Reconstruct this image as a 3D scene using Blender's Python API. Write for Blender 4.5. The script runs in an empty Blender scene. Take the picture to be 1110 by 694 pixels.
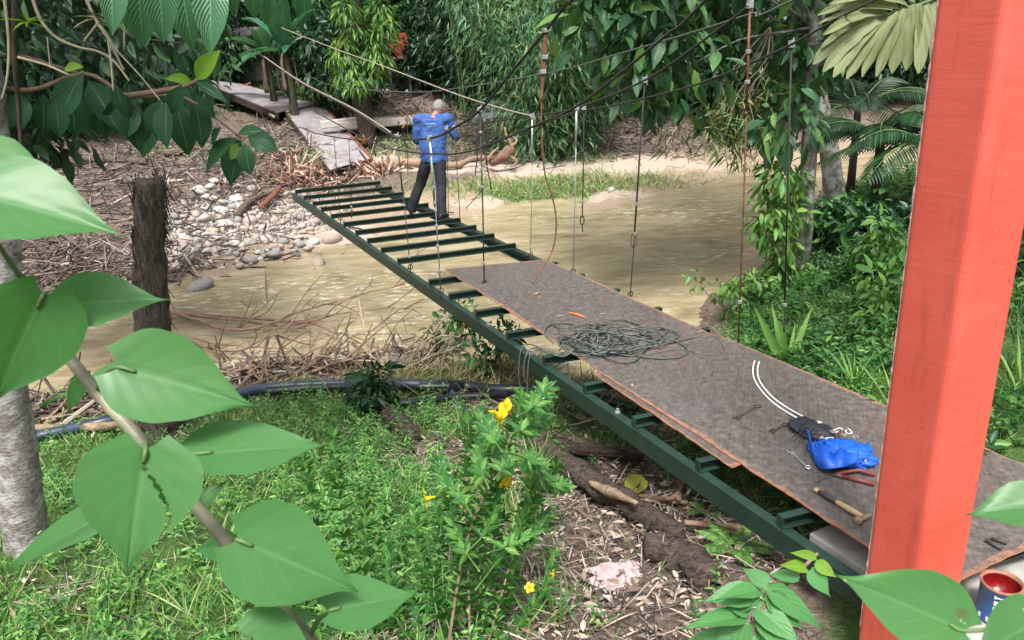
import bpy, bmesh, math, random
import numpy as np
from mathutils import Vector, Matrix, noise as mnoise

# ---------------------------------------------------------------- camera, world, sun, exposure
SC = bpy.context.scene
COL = SC.collection
R_ = math.radians
CAM_H, PITCH, ROLL, FPX = 2.4, 20.0, 3.5, 820.0
_p, _r = R_(PITCH), R_(ROLL)
_f = np.array([0, math.cos(_p), -math.sin(_p)]); _R0 = np.array([1., 0, 0]); _U0 = np.cross(_R0, _f)
_R = _R0 * math.cos(_r) - _U0 * math.sin(_r); _U = _U0 * math.cos(_r) + _R0 * math.sin(_r)
cam_d = bpy.data.cameras.new('camera'); cam = bpy.data.objects.new('camera', cam_d); COL.objects.link(cam)
cam.matrix_world = Matrix(((_R[0], _U[0], -_f[0], 0), (_R[1], _U[1], -_f[1], 0), (_R[2], _U[2], -_f[2], CAM_H), (0, 0, 0, 1)))
cam_d.sensor_width = 36; cam_d.lens = 36 * FPX / 1110; cam_d.clip_start = 0.05; cam_d.clip_end = 1000
cam_d.dof.use_dof = True; cam_d.dof.focus_distance = 6.0; cam_d.dof.aperture_fstop = 16.0
SC.camera = cam

SUN_EL, SUN_AZ = 60.0, 182.0          # azimuth clockwise from +Y (view direction): behind right
W = bpy.data.worlds.new('World'); SC.world = W; W.use_nodes = True
nt = W.node_tree; bg = nt.nodes['Background']
sky = nt.nodes.new('ShaderNodeTexSky'); sky.sky_type = 'NISHITA'; sky.sun_disc = False
sky.sun_elevation = R_(SUN_EL); sky.sun_rotation = R_(SUN_AZ); sky.air_density = 1.0; sky.dust_density = 4.0; sky.ozone_density = 0.6
hsv = nt.nodes.new('ShaderNodeHueSaturation'); hsv.inputs['Saturation'].default_value = 0.25
nt.links.new(sky.outputs[0], hsv.inputs['Color']); nt.links.new(hsv.outputs[0], bg.inputs[0]); bg.inputs[1].default_value = 0.14
sd = bpy.data.lights.new('sun', 'SUN'); sd.energy = 2.1; sd.angle = R_(12); sd.color = (1, .96, .9)
sun = bpy.data.objects.new('sun', sd); COL.objects.link(sun)
_sv = Vector((math.sin(R_(SUN_AZ)) * math.cos(R_(SUN_EL)), math.cos(R_(SUN_AZ)) * math.cos(R_(SUN_EL)), math.sin(R_(SUN_EL))))
sun.rotation_euler = _sv.to_track_quat('Z', 'Y').to_euler(); sun.location = _sv * 30
SC.view_settings.view_transform = 'Standard'; SC.view_settings.look = 'None'
SC.view_settings.exposure = 1.33; SC.view_settings.gamma = 1.0
try:
    SC.cycles.max_bounces = 8; SC.cycles.diffuse_bounces = 3; SC.cycles.glossy_bounces = 2
    SC.cycles.transmission_bounces = 3; SC.cycles.transparent_max_bounces = 4
    SC.cycles.sample_clamp_indirect = 6
except Exception: pass

rng = np.random.default_rng(11); random.seed(5)

# ---------------------------------------------------------------- picture-to-world helpers (1110 x 694 photograph)
def ray(x, y): return _f + _R * ((x - 555) / FPX) + _U * ((347 - y) / FPX)
O3 = np.array([0, 0, CAM_H])
def atz(x, y, z): d = ray(x, y); return O3 + d * ((z - CAM_H) / d[2])
def aty(x, y, Y): d = ray(x, y); return O3 + d * (Y / d[1])
def atd(x, y, dep): return O3 + ray(x, y) * dep
BC = np.array([-1.307, 8.896]); BU = np.array([-.4288, .9034]); BV = np.array([.9034, .4288])
def br(s, o, z=0.): q = BC + BU * s + BV * o; return np.array([q[0], q[1], z])     # bridge frame: along, across, up
U3 = np.array([*BU, 0.]); V3 = np.array([*BV, 0.]); Z3 = np.array([0, 0, 1.])

# ---------------------------------------------------------------- mesh helpers
def fast_mesh(name, V, F, uv=None):
    V = np.asarray(V, dtype=np.float32); F = np.asarray(F, dtype=np.int32)
    me = bpy.data.meshes.new(name); n, k = F.shape
    me.vertices.add(len(V)); me.vertices.foreach_set('co', V.ravel())
    me.loops.add(n * k); me.loops.foreach_set('vertex_index', F.ravel())
    me.polygons.add(n); me.polygons.foreach_set('loop_start', np.arange(0, n * k, k, dtype=np.int32))
    try: me.polygons.foreach_set('loop_total', np.full(n, k, dtype=np.int32))
    except Exception: pass
    if uv is not None:
        ul = me.uv_layers.new(name='UVMap'); ul.data.foreach_set('uv', np.asarray(uv, dtype=np.float32)[F.ravel()].ravel())
    me.update(calc_edges=True); me.validate()
    return me

def rootloc(p):
    while p.parent: p = p.parent
    return np.array(p.location)

def link(name, me, mats, parent=None, loc=None, smooth=True):
    """me holds world coordinates; move them under the parent's root (or to loc as own origin)"""
    off = rootloc(parent) if parent else (np.array(loc) if loc is not None else np.zeros(3))
    if off.any(): me.transform(Matrix.Translation(Vector(-off)))
    if not isinstance(mats, (list, tuple)): mats = [mats]
    for m in mats: me.materials.append(m)
    if smooth: me.polygons.foreach_set('use_smooth', [True] * len(me.polygons))
    o = bpy.data.objects.new(name, me); COL.objects.link(o)
    if parent: o.parent = parent
    elif loc is not None: o.location = loc
    return o

def tag(o, label, cat, group=None):
    o['label'] = label; o['category'] = cat
    if group: o['group'] = group
    return o
def thing(name, loc, label, cat, group=None):
    o = bpy.data.objects.new(name, None); COL.objects.link(o); o.location = loc; o.empty_display_size = .1
    return tag(o, label, cat, group)
def structure(o): o['kind'] = 'structure'; return o
def stuff(o): o['kind'] = 'stuff'; return o

def dup(root, loc, rotz=0., scale=1., label=None, group=None):
    c = root.copy(); COL.objects.link(c); c.location = loc; c.rotation_euler = (0, 0, rotz); c.scale = (scale,) * 3
    if label: c['label'] = label
    if group: c['group'] = group
    for ch in list(root.children):
        d = ch.copy(); COL.objects.link(d); d.parent = c
        for g in list(ch.children):
            e = g.copy(); COL.objects.link(e); e.parent = d
    return c

def unit(v): v = np.asarray(v, float); return v / (np.linalg.norm(v) + 1e-12)
class MB:
    def __init__(s): s.V = []; s.F = []; s.M = []
    def add(s, V, F, m=0):
        b = len(s.V); s.V += [tuple(map(float, v)) for v in V]; s.F += [tuple(b + i for i in f) for f in F]; s.M += [m] * len(F)
    def box(s, c, h, ax=None, m=0, bev=0., seg=2):
        """centre, half sizes, axes"""
        ax = ax if ax is not None else (np.array([1., 0, 0]), np.array([0, 1., 0]), Z3)
        c = np.asarray(c, float)
        if bev <= 0:
            V = [c + ax[0] * h[0] * i + ax[1] * h[1] * j + ax[2] * h[2] * k for i in (-1, 1) for j in (-1, 1) for k in (-1, 1)]
            s.add(V, [(0, 1, 3, 2), (4, 6, 7, 5), (0, 4, 5, 1), (2, 3, 7, 6), (0, 2, 6, 4), (1, 5, 7, 3)], m); return
        bm = bmesh.new(); bmesh.ops.create_cube(bm, size=2)
        for v in bm.verts: v.co = Vector((v.co.x * h[0], v.co.y * h[1], v.co.z * h[2]))
        bmesh.ops.bevel(bm, geom=bm.edges[:], offset=bev, segments=seg, profile=.5, affect='EDGES')
        bm.verts.index_update()
        s.add([c + ax[0] * v.co.x + ax[1] * v.co.y + ax[2] * v.co.z for v in bm.verts], [[v.index for v in f.verts] for f in bm.faces], m); bm.free()
    def beam(s, a, b, w, h, up=Z3, m=0, bev=0.):
        a = np.asarray(a, float); b = np.asarray(b, float); x = unit(b - a); y = unit(np.cross(up, x)); z = np.cross(x, y)
        s.box((a + b) / 2, (np.linalg.norm(b - a) / 2, w / 2, h / 2), (x, y, z), m, bev)
    def tube(s, P, r, n=6, m=0, cap=True, jit=0., flat=1.):
        P = [np.asarray(p, float) for p in P]; k = len(P)
        r = list(r) if hasattr(r, '__len__') else [r] * k
        V = []; F = []; nrm = None
        for i in range(k):
            t = unit(P[min(i + 1, k - 1)] - P[max(i - 1, 0)])
            if nrm is None: nrm = unit(np.cross(t, Z3 if abs(t[2]) < .9 else np.array([1., 0, 0])))
            nrm = unit(nrm - t * (nrm @ t)); bn = np.cross(t, nrm)
            for j in range(n):
                a = 2 * math.pi * j / n; q = r[i] * (1 + (random.uniform(-jit, jit) if jit else 0))
                V.append(P[i] + nrm * math.cos(a) * q + bn * math.sin(a) * q * flat)
        for i in range(k - 1):
            for j in range(n): F.append((i * n + j, i * n + (j + 1) % n, (i + 1) * n + (j + 1) % n, (i + 1) * n + j))
        if cap: F.append(tuple(range(n - 1, -1, -1))); F.append(tuple((k - 1) * n + j for j in range(n)))
        s.add(V, F, m)
    def lathe(s, c, prof, n=20, m=0, ax=None):
        ax = ax if ax is not None else (np.array([1., 0, 0]), np.array([0, 1., 0]), Z3); c = np.asarray(c, float)
        V = [c + (ax[0] * math.cos(2 * math.pi * j / n) + ax[1] * math.sin(2 * math.pi * j / n)) * r + ax[2] * z for r, z in prof for j in range(n)]
        F = [(i * n + j, i * n + (j + 1) % n, (i + 1) * n + (j + 1) % n, (i + 1) * n + j) for i in range(len(prof) - 1) for j in range(n)]
        s.add(V, F, m)
    def ball(s, c, r, n=10, m=0, ax=None):
        r = r if hasattr(r, '__len__') else (r, r, r); k = n // 2 + 1
        ax = ax if ax is not None else (np.array([1., 0, 0]), np.array([0, 1., 0]), Z3); c = np.asarray(c, float)
        V = [c - ax[2] * r[2]]; F = []
        for i in range(1, k):
            t = math.pi * i / k
            for j in range(n): V.append(c + ax[0] * r[0] * math.sin(t) * math.cos(2 * math.pi * j / n) + ax[1] * r[1] * math.sin(t) * math.sin(2 * math.pi * j / n) - ax[2] * r[2] * math.cos(t))
        V.append(c + ax[2] * r[2]); L = len(V) - 1
        for j in range(n): F.append((0, 1 + (j + 1) % n, 1 + j)); F.append((L, L - n + j, L - n + (j + 1) % n))
        for i in range(k - 2):
            for j in range(n): F.append((1 + i * n + j, 1 + i * n + (j + 1) % n, 1 + (i + 1) * n + (j + 1) % n, 1 + (i + 1) * n + j))
        s.add(V, F, m)
    def build(s, name, mats, parent=None, loc=None, smooth=False, fix=True):
        me = bpy.data.meshes.new(name); me.from_pydata(s.V, [], s.F)
        me.polygons.foreach_set('material_index', s.M)
        if fix:
            bm = bmesh.new(); bm.from_mesh(me); bmesh.ops.recalc_face_normals(bm, faces=bm.faces); bm.to_mesh(me); bm.free()
        me.update()
        return link(name, me, mats, parent, loc, smooth)

def spline(P, n=8):
    P = [np.asarray(p, float) for p in P]; out = []
    for i in range(len(P) - 1):
        a = P[max(i - 1, 0)]; b = P[i]; c = P[i + 1]; d = P[min(i + 2, len(P) - 1)]
        for k in range(n):
            t = k / n; out.append(.5 * ((2 * b) + (c - a) * t + (2 * a - 5 * b + 4 * c - d) * t * t + (3 * b - a - 3 * c + d) * t ** 3))
    out.append(P[-1]); return out
def wobble(P, amp, sc=3.):
    return [np.asarray(p) + amp * np.array(mnoise.noise_vector(Vector(p) * sc)) for p in P]

# ---------------------------------------------------------------- leaves, many at a time
def grid_tmpl(ws, nc, fold, droop):
    """rows of half widths -> (u, v, h) vertices and quads"""
    T = []; F = []; nr = len(ws)
    for i, w in enumerate(ws):
        v = i / (nr - 1)
        for j in range(nc):
            u = -1 + 2 * j / (nc - 1); T.append((u * w, v, abs(u) * w * fold, u, -droop * v * v))
    for i in range(nr - 1):
        for j in range(nc - 1): F.append((i * nc + j, i * nc + j + 1, (i + 1) * nc + j + 1, (i + 1) * nc + j))
    return np.array(T), np.array(F)
T_DIA = (np.array([(0, 0, 0, 0, 0), (1, .42, .4, 1, 0), (0, 1, 0, 0, -.12), (-1, .42, .4, -1, 0)]), np.array([(0, 1, 2), (0, 2, 3)]))
T_OVAL = grid_tmpl([.05, .8, 1, .66, .02], 3, .5, .24)
T_BLADE = grid_tmpl([.6, 1, .85, .05], 2, 0, .45)
T_NARROW = grid_tmpl([.1, 1, .7, .02], 3, .7, .34)
T_BIG = grid_tmpl([.03, .48, .84, 1, .97, .78, .44, .02], 5, .45, .32)
T_LITTER = grid_tmpl([.1, .9, 1, .6, .04], 3, .6, .14)
def leaf_arrays(P, D, N, L, Wd, tm):
    T, F = tm; P = np.asarray(P, float); n = len(P)
    D = D / np.linalg.norm(D, axis=1, keepdims=True); S = np.cross(D, N); S /= np.linalg.norm(S, axis=1, keepdims=True) + 1e-9; N = np.cross(S, D)
    L = np.broadcast_to(L, (n,)); Wd = np.broadcast_to(Wd, (n,))
    V = (P[:, None, :] + S[:, None, :] * (T[None, :, 0, None] * Wd[:, None, None] * .5) + D[:, None, :] * (T[None, :, 1, None] * L[:, None, None])
         + N[:, None, :] * (T[None, :, 2, None] * (Wd[:, None, None] * .5) + T[None, :, 4, None] * (L[:, None, None] * .6)))
    k = len(T); FF = F[None] + (np.arange(n) * k)[:, None, None]
    uv = np.tile(np.stack([T[:, 3] * .5 + .5, T[:, 1]], 1), (n, 1))
    return V.reshape(-1, 3), FF.reshape(-1, F.shape[1]), uv
def leaf_mesh(name, *a):
    V, F, uv = leaf_arrays(*a); return fast_mesh(name, V, F, uv)
def rdir(n):
    v = rng.normal(size=(n, 3)); return v / np.linalg.norm(v, axis=1, keepdims=True)
def clump_points(C, R, per, shell=.55):
    """points in ellipsoid clumps, biased outward; returns points and outward directions"""
    C = np.asarray(C, float); R = np.asarray(R, float)
    if R.ndim == 1: R = R[:, None] * np.array([[1, 1, .8]])
    d = rdir(len(C) * per); rad = shell + (1 - shell) * rng.random(len(d)) ** .7
    return np.repeat(C, per, 0) + d * rad[:, None] * np.repeat(R, per, 0), d
def foliage(name, C, R, per, size, asp, tm, droop=.5, rnd=.6, up=.8):
    P, d = clump_points(C, R, per); n = len(P)
    D = d * .7 + rdir(n) * rnd; D[:, 2] -= droop
    N = rdir(n) * .6 + d * .4; N[:, 2] += up
    L = size * np.clip(rng.lognormal(-.08, .32, n), .35, 1.75)
    return leaf_mesh(name, P, D, N, L, L * asp * rng.uniform(.8, 1.2, n), tm)

# ---------------------------------------------------------------- materials
def newmat(name):
    m = bpy.data.materials.new(name); m.use_nodes = True; nt = m.node_tree; b = nt.nodes['Principled BSDF']; return m, nt, b
def nd(nt, t, **kw):
    n = nt.nodes.new(t)
    for k, v in kw.items():
        if k in n.inputs: n.inputs[k].default_value = v
        else: setattr(n, k, v)
    return n
def ramp(nt, fac, stops):
    r = nt.nodes.new('ShaderNodeValToRGB'); e = r.color_ramp.elements
    while len(e) < len(stops): e.new(.5)
    for k, (p, c) in enumerate(stops): e[k].position = p; e[k].color = (*c, 1)
    if fac is not None: nt.links.new(fac, r.inputs[0])
    return r.outputs[0]
def noise(nt, scale, det=4., vec=None, rough=.6):
    n = nd(nt, 'ShaderNodeTexNoise', Scale=scale, Detail=det, Roughness=rough)
    if vec is not None: nt.links.new(vec, n.inputs['Vector'])
    return n.outputs[0]
def objco(nt): return nt.nodes.new('ShaderNodeTexCoord').outputs['Object']
def bump(nt, b, h, s=.3, d=.01):
    n = nd(nt, 'ShaderNodeBump', Strength=s, Distance=d); nt.links.new(h, n.inputs['Height']); nt.links.new(n.outputs[0], b.inputs['Normal']); return n
def mixc(nt, f, a, c, mode='MIX'):
    m = nt.nodes.new('ShaderNodeMix'); m.data_type = 'RGBA'; m.blend_type = mode
    for s, v in ((m.inputs[0], f), (m.inputs[6], a), (m.inputs[7], c)):
        if hasattr(v, 'is_output'): nt.links.new(v, s)
        else: s.default_value = v if not isinstance(v, tuple) else (*v, 1)
    return m.outputs[2]
def mth(nt, op, a, b=0., clamp=False):
    m = nt.nodes.new('ShaderNodeMath'); m.operation = op; m.use_clamp = clamp
    for s, v in ((m.inputs[0], a), (m.inputs[1], b)):
        if hasattr(v, 'is_output'): nt.links.new(v, s)
        else: s.default_value = v
    return m.outputs[0]

def leafmat(name, stops, trans=.3, rough=.45, veins=0., spots=0., spec=.4, nveins=9., vb=.5):
    m, nt, b = newmat(name); out = nt.nodes['Material Output']
    g = nt.nodes.new('ShaderNodeNewGeometry'); c = ramp(nt, g.outputs['Random Per Island'], stops)
    b.inputs['Roughness'].default_value = rough; b.inputs['Specular IOR Level'].default_value = spec
    if veins or spots:
        tc = nt.nodes.new('ShaderNodeTexCoord'); sx = nt.nodes.new('ShaderNodeSeparateXYZ'); nt.links.new(tc.outputs['UV'], sx.inputs[0])
        au = mth(nt, 'ABSOLUTE', mth(nt, 'SUBTRACT', sx.outputs[0], .5))
        mid = mth(nt, 'LESS_THAN', au, .02)
        ph = mth(nt, 'SUBTRACT', mth(nt, 'MULTIPLY', sx.outputs[1], nveins), mth(nt, 'MULTIPLY', au, nveins * .8))
        tri = mth(nt, 'ABSOLUTE', mth(nt, 'SUBTRACT', mth(nt, 'FRACT', ph), .5))
        ln = mth(nt, 'LESS_THAN', tri, .045)
        if veins:
            f = mth(nt, 'MAXIMUM', mid, mth(nt, 'MULTIPLY', ln, .45))
            c = mixc(nt, mth(nt, 'MULTIPLY', f, veins), c, (.22, .42, .2))
            bump(nt, b, mth(nt, 'MAXIMUM', mth(nt, 'MULTIPLY', tri, 1.6), mid), vb, .006)
        if spots:
            nz = noise(nt, 60, 2, objco(nt)); c = mixc(nt, mth(nt, 'MULTIPLY', mth(nt, 'GREATER_THAN', nz, .74), spots), c, (.45, .5, .3)); n5 = noise(nt, 22, 4, objco(nt)); c = mixc(nt, mth(nt, 'MULTIPLY', ramp(nt, n5, [(.70, (0, 0, 0)), (.74, (1, 1, 1))]), spots * .9), c, (.13, .09, .04))
            n2 = noise(nt, 9, 3, objco(nt)); c = mixc(nt, mth(nt, 'MULTIPLY', n2, .45), c, mixc(nt, .5, c, (.02, .1, .03)))
    nt.links.new(c, b.inputs['Base Color'])
    t = nt.nodes.new('ShaderNodeBsdfTranslucent'); mx = nt.nodes.new('ShaderNodeMixShader'); mx.inputs[0].default_value = trans
    c2 = mixc(nt, 1., c, (1.25, 1.2, .6), 'MULTIPLY'); nt.links.new(c2, t.inputs[0])
    nt.links.new(b.outputs[0], mx.inputs[1]); nt.links.new(t.outputs[0], mx.inputs[2]); nt.links.new(mx.outputs[0], out.inputs[0])
    return m
def simple(name, col, rough=.6, metal=0., var=.25, sc=12., bmp=.15, col2=None, spec=.5):
    m, nt, b = newmat(name); oc = objco(nt); n = noise(nt, sc, 5, oc)
    c2 = col2 or tuple(x * (1 - var) for x in col); c1 = tuple(min(1, x * (1 + var)) for x in col)
    nt.links.new(ramp(nt, n, [(.3, c2), (.7, c1)]), b.inputs['Base Color'])
    b.inputs['Roughness'].default_value = rough; b.inputs['Metallic'].default_value = metal; b.inputs['Specular IOR Level'].default_value = spec
    if bmp: bump(nt, b, noise(nt, sc * 5, 3, oc), bmp, .005)
    return m
def barkmat(name, dark, light, sc=6., lichen=None, vert=.25, bs=.6):
    m, nt, b = newmat(name); oc = objco(nt); mp = nd(nt, 'ShaderNodeMapping'); mp.inputs['Scale'].default_value = (1, 1, vert); nt.links.new(oc, mp.inputs[0])
    n = noise(nt, sc * 3, 6, mp.outputs[0], .7); c = ramp(nt, n, [(.32, dark), (.68, light)])
    if lichen:
        n2 = noise(nt, sc * .8, 5, oc, .65); c = mixc(nt, ramp(nt, n2, [(.48, (0, 0, 0)), (.58, (1, 1, 1))]), c, lichen)
    nt.links.new(c, b.inputs['Base Color']); b.inputs['Roughness'].default_value = .9; b.inputs['Specular IOR Level'].default_value = .2
    bump(nt, b, n, bs, .03); return m

# ---------------------------------------------------------------- material library
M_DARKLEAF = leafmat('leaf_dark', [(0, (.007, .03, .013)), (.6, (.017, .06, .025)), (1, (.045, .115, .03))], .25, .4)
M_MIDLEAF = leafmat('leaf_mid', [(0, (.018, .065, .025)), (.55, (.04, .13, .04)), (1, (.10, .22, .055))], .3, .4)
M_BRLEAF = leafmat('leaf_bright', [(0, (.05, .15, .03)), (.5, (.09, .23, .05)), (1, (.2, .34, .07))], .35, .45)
M_BAMBOO = leafmat('leaf_bamboo', [(0, (.03, .10, .045)), (.5, (.075, .19, .085)), (.9, (.16, .29, .13)), (1, (.3, .32, .12))], .35, .45)
M_PALEBAM = leafmat('leaf_pale', [(0, (.06, .14, .05)), (.5, (.2, .28, .11)), (1, (.45, .42, .22))], .3, .5)
M_BANANA = leafmat('leaf_banana', [(0, (.02, .085, .045)), (.7, (.045, .15, .08)), (1, (.12, .24, .07))], .35, .35, .35, nveins=26)
M_COCOA = leafmat('leaf_ribbed', [(0, (.012, .05, .026)), (.75, (.024, .085, .034)), (1, (.06, .17, .045))], .2, .4, .3, nveins=13, spec=.3)
M_YOUNG = leafmat('leaf_young', [(0, (.14, .3, .03)), (1, (.24, .42, .05))], .4, .4, .4)
M_FORE = leafmat('leaf_foreground', [(0, (.058, .185, .052)), (1, (.095, .26, .078))], .42, .38, .22, .7, nveins=5.5, vb=.03, spec=.4)
M_FORE2 = leafmat('leaf_pointed', [(0, (.05, .18, .06)), (1, (.10, .28, .085))], .3, .45, .12, nveins=6, vb=.2)
M_FAN = leafmat('leaf_fan', [(0, (.14, .18, .075)), (.5, (.21, .24, .11)), (1, (.24, .21, .13))], .25, .6, .1, nveins=3, spots=.6)
M_GRASS = leafmat('grass_blade', [(0, (.04, .14, .035)), (.4, (.12, .29, .065)), (.86, (.25, .42, .11)), (1, (.52, .46, .27))], .35, .5)
M_WEED = leafmat('weed_leaf', [(0, (.03, .13, .035)), (.5, (.10, .28, .065)), (1, (.24, .44, .11))], .35, .42)
M_DRYLEAF = leafmat('dry_leaf', [(0, (.09, .06, .045)), (.3, (.22, .155, .12)), (.7, (.38, .30, .245)), (1, (.54, .46, .4))], .12, .85)
M_ORANGELEAF = leafmat('orange_leaf', [(0, (.35, .10, .02)), (1, (.5, .25, .05))], .3, .6)
M_BARKDARK = barkmat('bark_dark', (.02, .016, .013), (.10, .08, .065), 7)
M_BARKGREY = barkmat('bark_grey', (.09, .08, .065), (.26, .24, .2), 6, (.42, .43, .4))
M_BARKWHITE = barkmat('bark_white', (.12, .09, .085), (.38, .34, .33), 9, (.46, .45, .45), 2.2, .6)
M_WOODPALE = barkmat('dead_wood', (.14, .09, .06), (.4, .29, .2), 8, None, .5)
M_WOODDARK = barkmat('rotten_wood', (.035, .026, .02), (.17, .13, .10), 9, None, .5)
M_TWIG = simple('twig', (.2, .13, .09), .85, var=.4, sc=5)
M_TWIGPALE = simple('pale_twig', (.4, .33, .24), .8, var=.3, sc=5)
M_STEMGREEN = simple('green_stem', (.09, .16, .05), .6)
M_BANSTEM = barkmat('banana_stem', (.014, .016, .01), (.055, .06, .03), 4)
M_STEMFORE = simple('woody_stem', (.2, .19, .13), .5, var=.4, sc=35)
M_CULM = simple('bamboo_culm', (.09, .15, .06), .45, var=.4, sc=3)
M_STEEL = simple('green_painted_steel', (.014, .036, .026), .42, .0, .3, 9, .1)
M_CONC = simple('concrete', (.36, .35, .33), .9, 0, .25, 6, .5)
M_ROPEDARK = simple('dark_wire_rope', (.035, .03, .027), .7, .2, .5, 40, .4)
M_ROPEGREY = simple('grey_wire_rope', (.09, .105, .093), .6, .3, .5, 40, .4)
M_ROPEPALE = simple('pale_rope', (.25, .215, .17), .85, 0, .3, 40, .4)
M_GALV = simple('galvanised_steel', (.42, .44, .45), .4, .6, .2, 30, .1)
M_RUSTROD = simple('rusty_rod', (.16, .06, .035), .8, .1, .5, 30, .4)
M_WHITE = simple('white_cord', (.7, .71, .68), .5, 0, .08, 30, .05)
M_PIPE = simple('black_pipe', (.015, .018, .024), .3, 0, .3, 5, .05)
M_PIPEBLUE = simple('blue_black_pipe', (.03, .045, .075), .35, 0, .3, 5, .05)
M_SKIN = simple('skin', (.27, .14, .09), .55, 0, .12, 20, .05)
M_HAIR = simple('grey_hair', (.2, .195, .19), .9, 0, .6, 60, .9)
M_TROUSER = simple('black_cloth', (.008, .010, .016), .85, 0, .35, 18, .3)
M_SHOE = simple('shoe_black', (.015, .014, .013), .5, 0, .2)
M_PRINT = simple('faded_print', (.16, .27, .5), .8, 0, .3, 60)
M_STONE = [simple('stone_%s' % n, c, .8, 0, .25, 9, .3) for n, c in (('pale', (.40, .37, .34)), ('grey', (.23, .22, .21)), ('tan', (.30, .25, .2)), ('pink', (.31, .25, .22)))]
M_PETAL = leafmat('yellow_petal', [(0, (.72, .5, .005)), (1, (.8, .6, .02))], .35, .5)
M_RAG = simple('pink_rag', (.42, .30, .31), .9, 0, .35, 14, .4)
M_TARP = simple('grey_tarp', (.16, .18, .18), .55, 0, .3, 4, .3)
M_BLUEBAG = simple('blue_plastic', (.008, .10, .58), .45, 0, .2, 6, .1)
M_BLACKBAG = simple('black_mesh', (.02, .022, .03), .5, 0, .4, 60, .5)
M_TOOLSTEEL = simple('tool_steel', (.10, .085, .075), .45, .5, .4, 60, .2)
M_CHROME = simple('chrome_steel', (.55, .56, .57), .25, .8, .1, 40, .05)
M_HANDLE = simple('wooden_handle', (.42, .29, .16), .6, 0, .25, 20, .2)
M_DARKGRIP = simple('dark_grip', (.05, .045, .04), .6, 0, .3, 20, .1)
M_REDGRIP = simple('red_grip', (.16, .035, .03), .5, 0, .3, 20, .1)
M_SHED = simple('weathered_board', (.10, .095, .09), .9, 0, .4, 6, .3)
M_WHITEWALL = simple('white_wall', (.7, .72, .74), .8, 0, .08, 2, .05)
M_REDBOARD = simple('red_board', (.22, .016, .012), .6, 0, .2, 5, .05)
M_ORANGEWOOD = simple('orange_wood_chip', (.55, .16, .05), .7, 0, .25, 20, .2)

def shirtmat():
    m, nt, b = newmat('blue_shirt'); oc = objco(nt)
    c = ramp(nt, noise(nt, 7, 4, oc), [(.3, (.022, .065, .23)), (.7, (.038, .105, .32))]); nt.links.new(c, b.inputs['Base Color'])
    b.inputs['Roughness'].default_value = .85; bump(nt, b, noise(nt, 9, 3, oc), .7, .04); return m
M_SHIRT = shirtmat()

def platemat(name):
    m, nt, b = newmat(name); oc = objco(nt)
    mp = nd(nt, 'ShaderNodeMapping'); mp.inputs['Rotation'].default_value = (0, 0, -R_(25.4)); nt.links.new(oc, mp.inputs[0])
    # object axes -> plate axes; raised diamonds in rows at plus and minus 45 degrees
    sx = nt.nodes.new('ShaderNodeSeparateXYZ'); nt.links.new(mp.outputs[0], sx.inputs[0])
    K = 150.
    a = mth(nt, 'MULTIPLY', mth(nt, 'ADD', sx.outputs[0], sx.outputs[1]), K); d = mth(nt, 'MULTIPLY', mth(nt, 'SUBTRACT', sx.outputs[0], sx.outputs[1]), K)
    s1 = mth(nt, 'MULTIPLY', mth(nt, 'SINE', a), mth(nt, 'SINE', mth(nt, 'MULTIPLY', d, .5)))
    hgt = mth(nt, 'MULTIPLY', mth(nt, 'SUBTRACT', mth(nt, 'ABSOLUTE', s1), .45), 2.4, True)
    n1 = noise(nt, 3.2, 6, oc, .7); n2 = noise(nt, 22, 5, oc, .7); n3 = noise(nt, 1.3, 4, oc)
    c = ramp(nt, n2, [(.3, (.055, .046, .041)), (.55, (.112, .096, .086)), (.75, (.2, .175, .16))])
    c = mixc(nt, ramp(nt, n1, [(.54, (0, 0, 0)), (.74, (.6, .6, .6))]), c, (.17, .085, .05))
    c = mixc(nt, ramp(nt, n3, [(.52, (0, 0, 0)), (.7, (.45, .45, .45))]), c, (.12, .12, .135))
    c = mixc(nt, mth(nt, 'MULTIPLY', hgt, .16), c, (.2, .165, .15))
    n9 = noise(nt, 1.7, 7, oc, .8); c = mixc(nt, ramp(nt, n9, [(.56, (0, 0, 0)), (.6, (.5, .5, .5))]), c, (.055, .047, .043)); n10 = noise(nt, 34, 3, oc, .8); c = mixc(nt, ramp(nt, n10, [(.70, (0, 0, 0)), (.74, (.7, .7, .7))]), c, (.3, .2, .15))
    nt.links.new(c, b.inputs['Base Color']); b.inputs['Metallic'].default_value = .15
    nt.links.new(ramp(nt, n2, [(.3, (.42,) * 3), (.8, (.68,) * 3)]), b.inputs['Roughness'])
    n8 = noise(nt, 5, 6, oc, .75); bp = bump(nt, b, mth(nt, 'MULTIPLY', hgt, n8), .7, .004); return m
M_PLATE = platemat('chequer_plate')
M_PLATEOLD = platemat('worn_chequer_plate')
M_RUSTEDGE = simple('rust_edge', (.5, .19, .09), .85, 0, .4, 25, .4)
M_RUSTBAND = simple('rust_band', (.2, .095, .06), .85, 0, .5, 30, .4, (.09, .065, .055))

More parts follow.
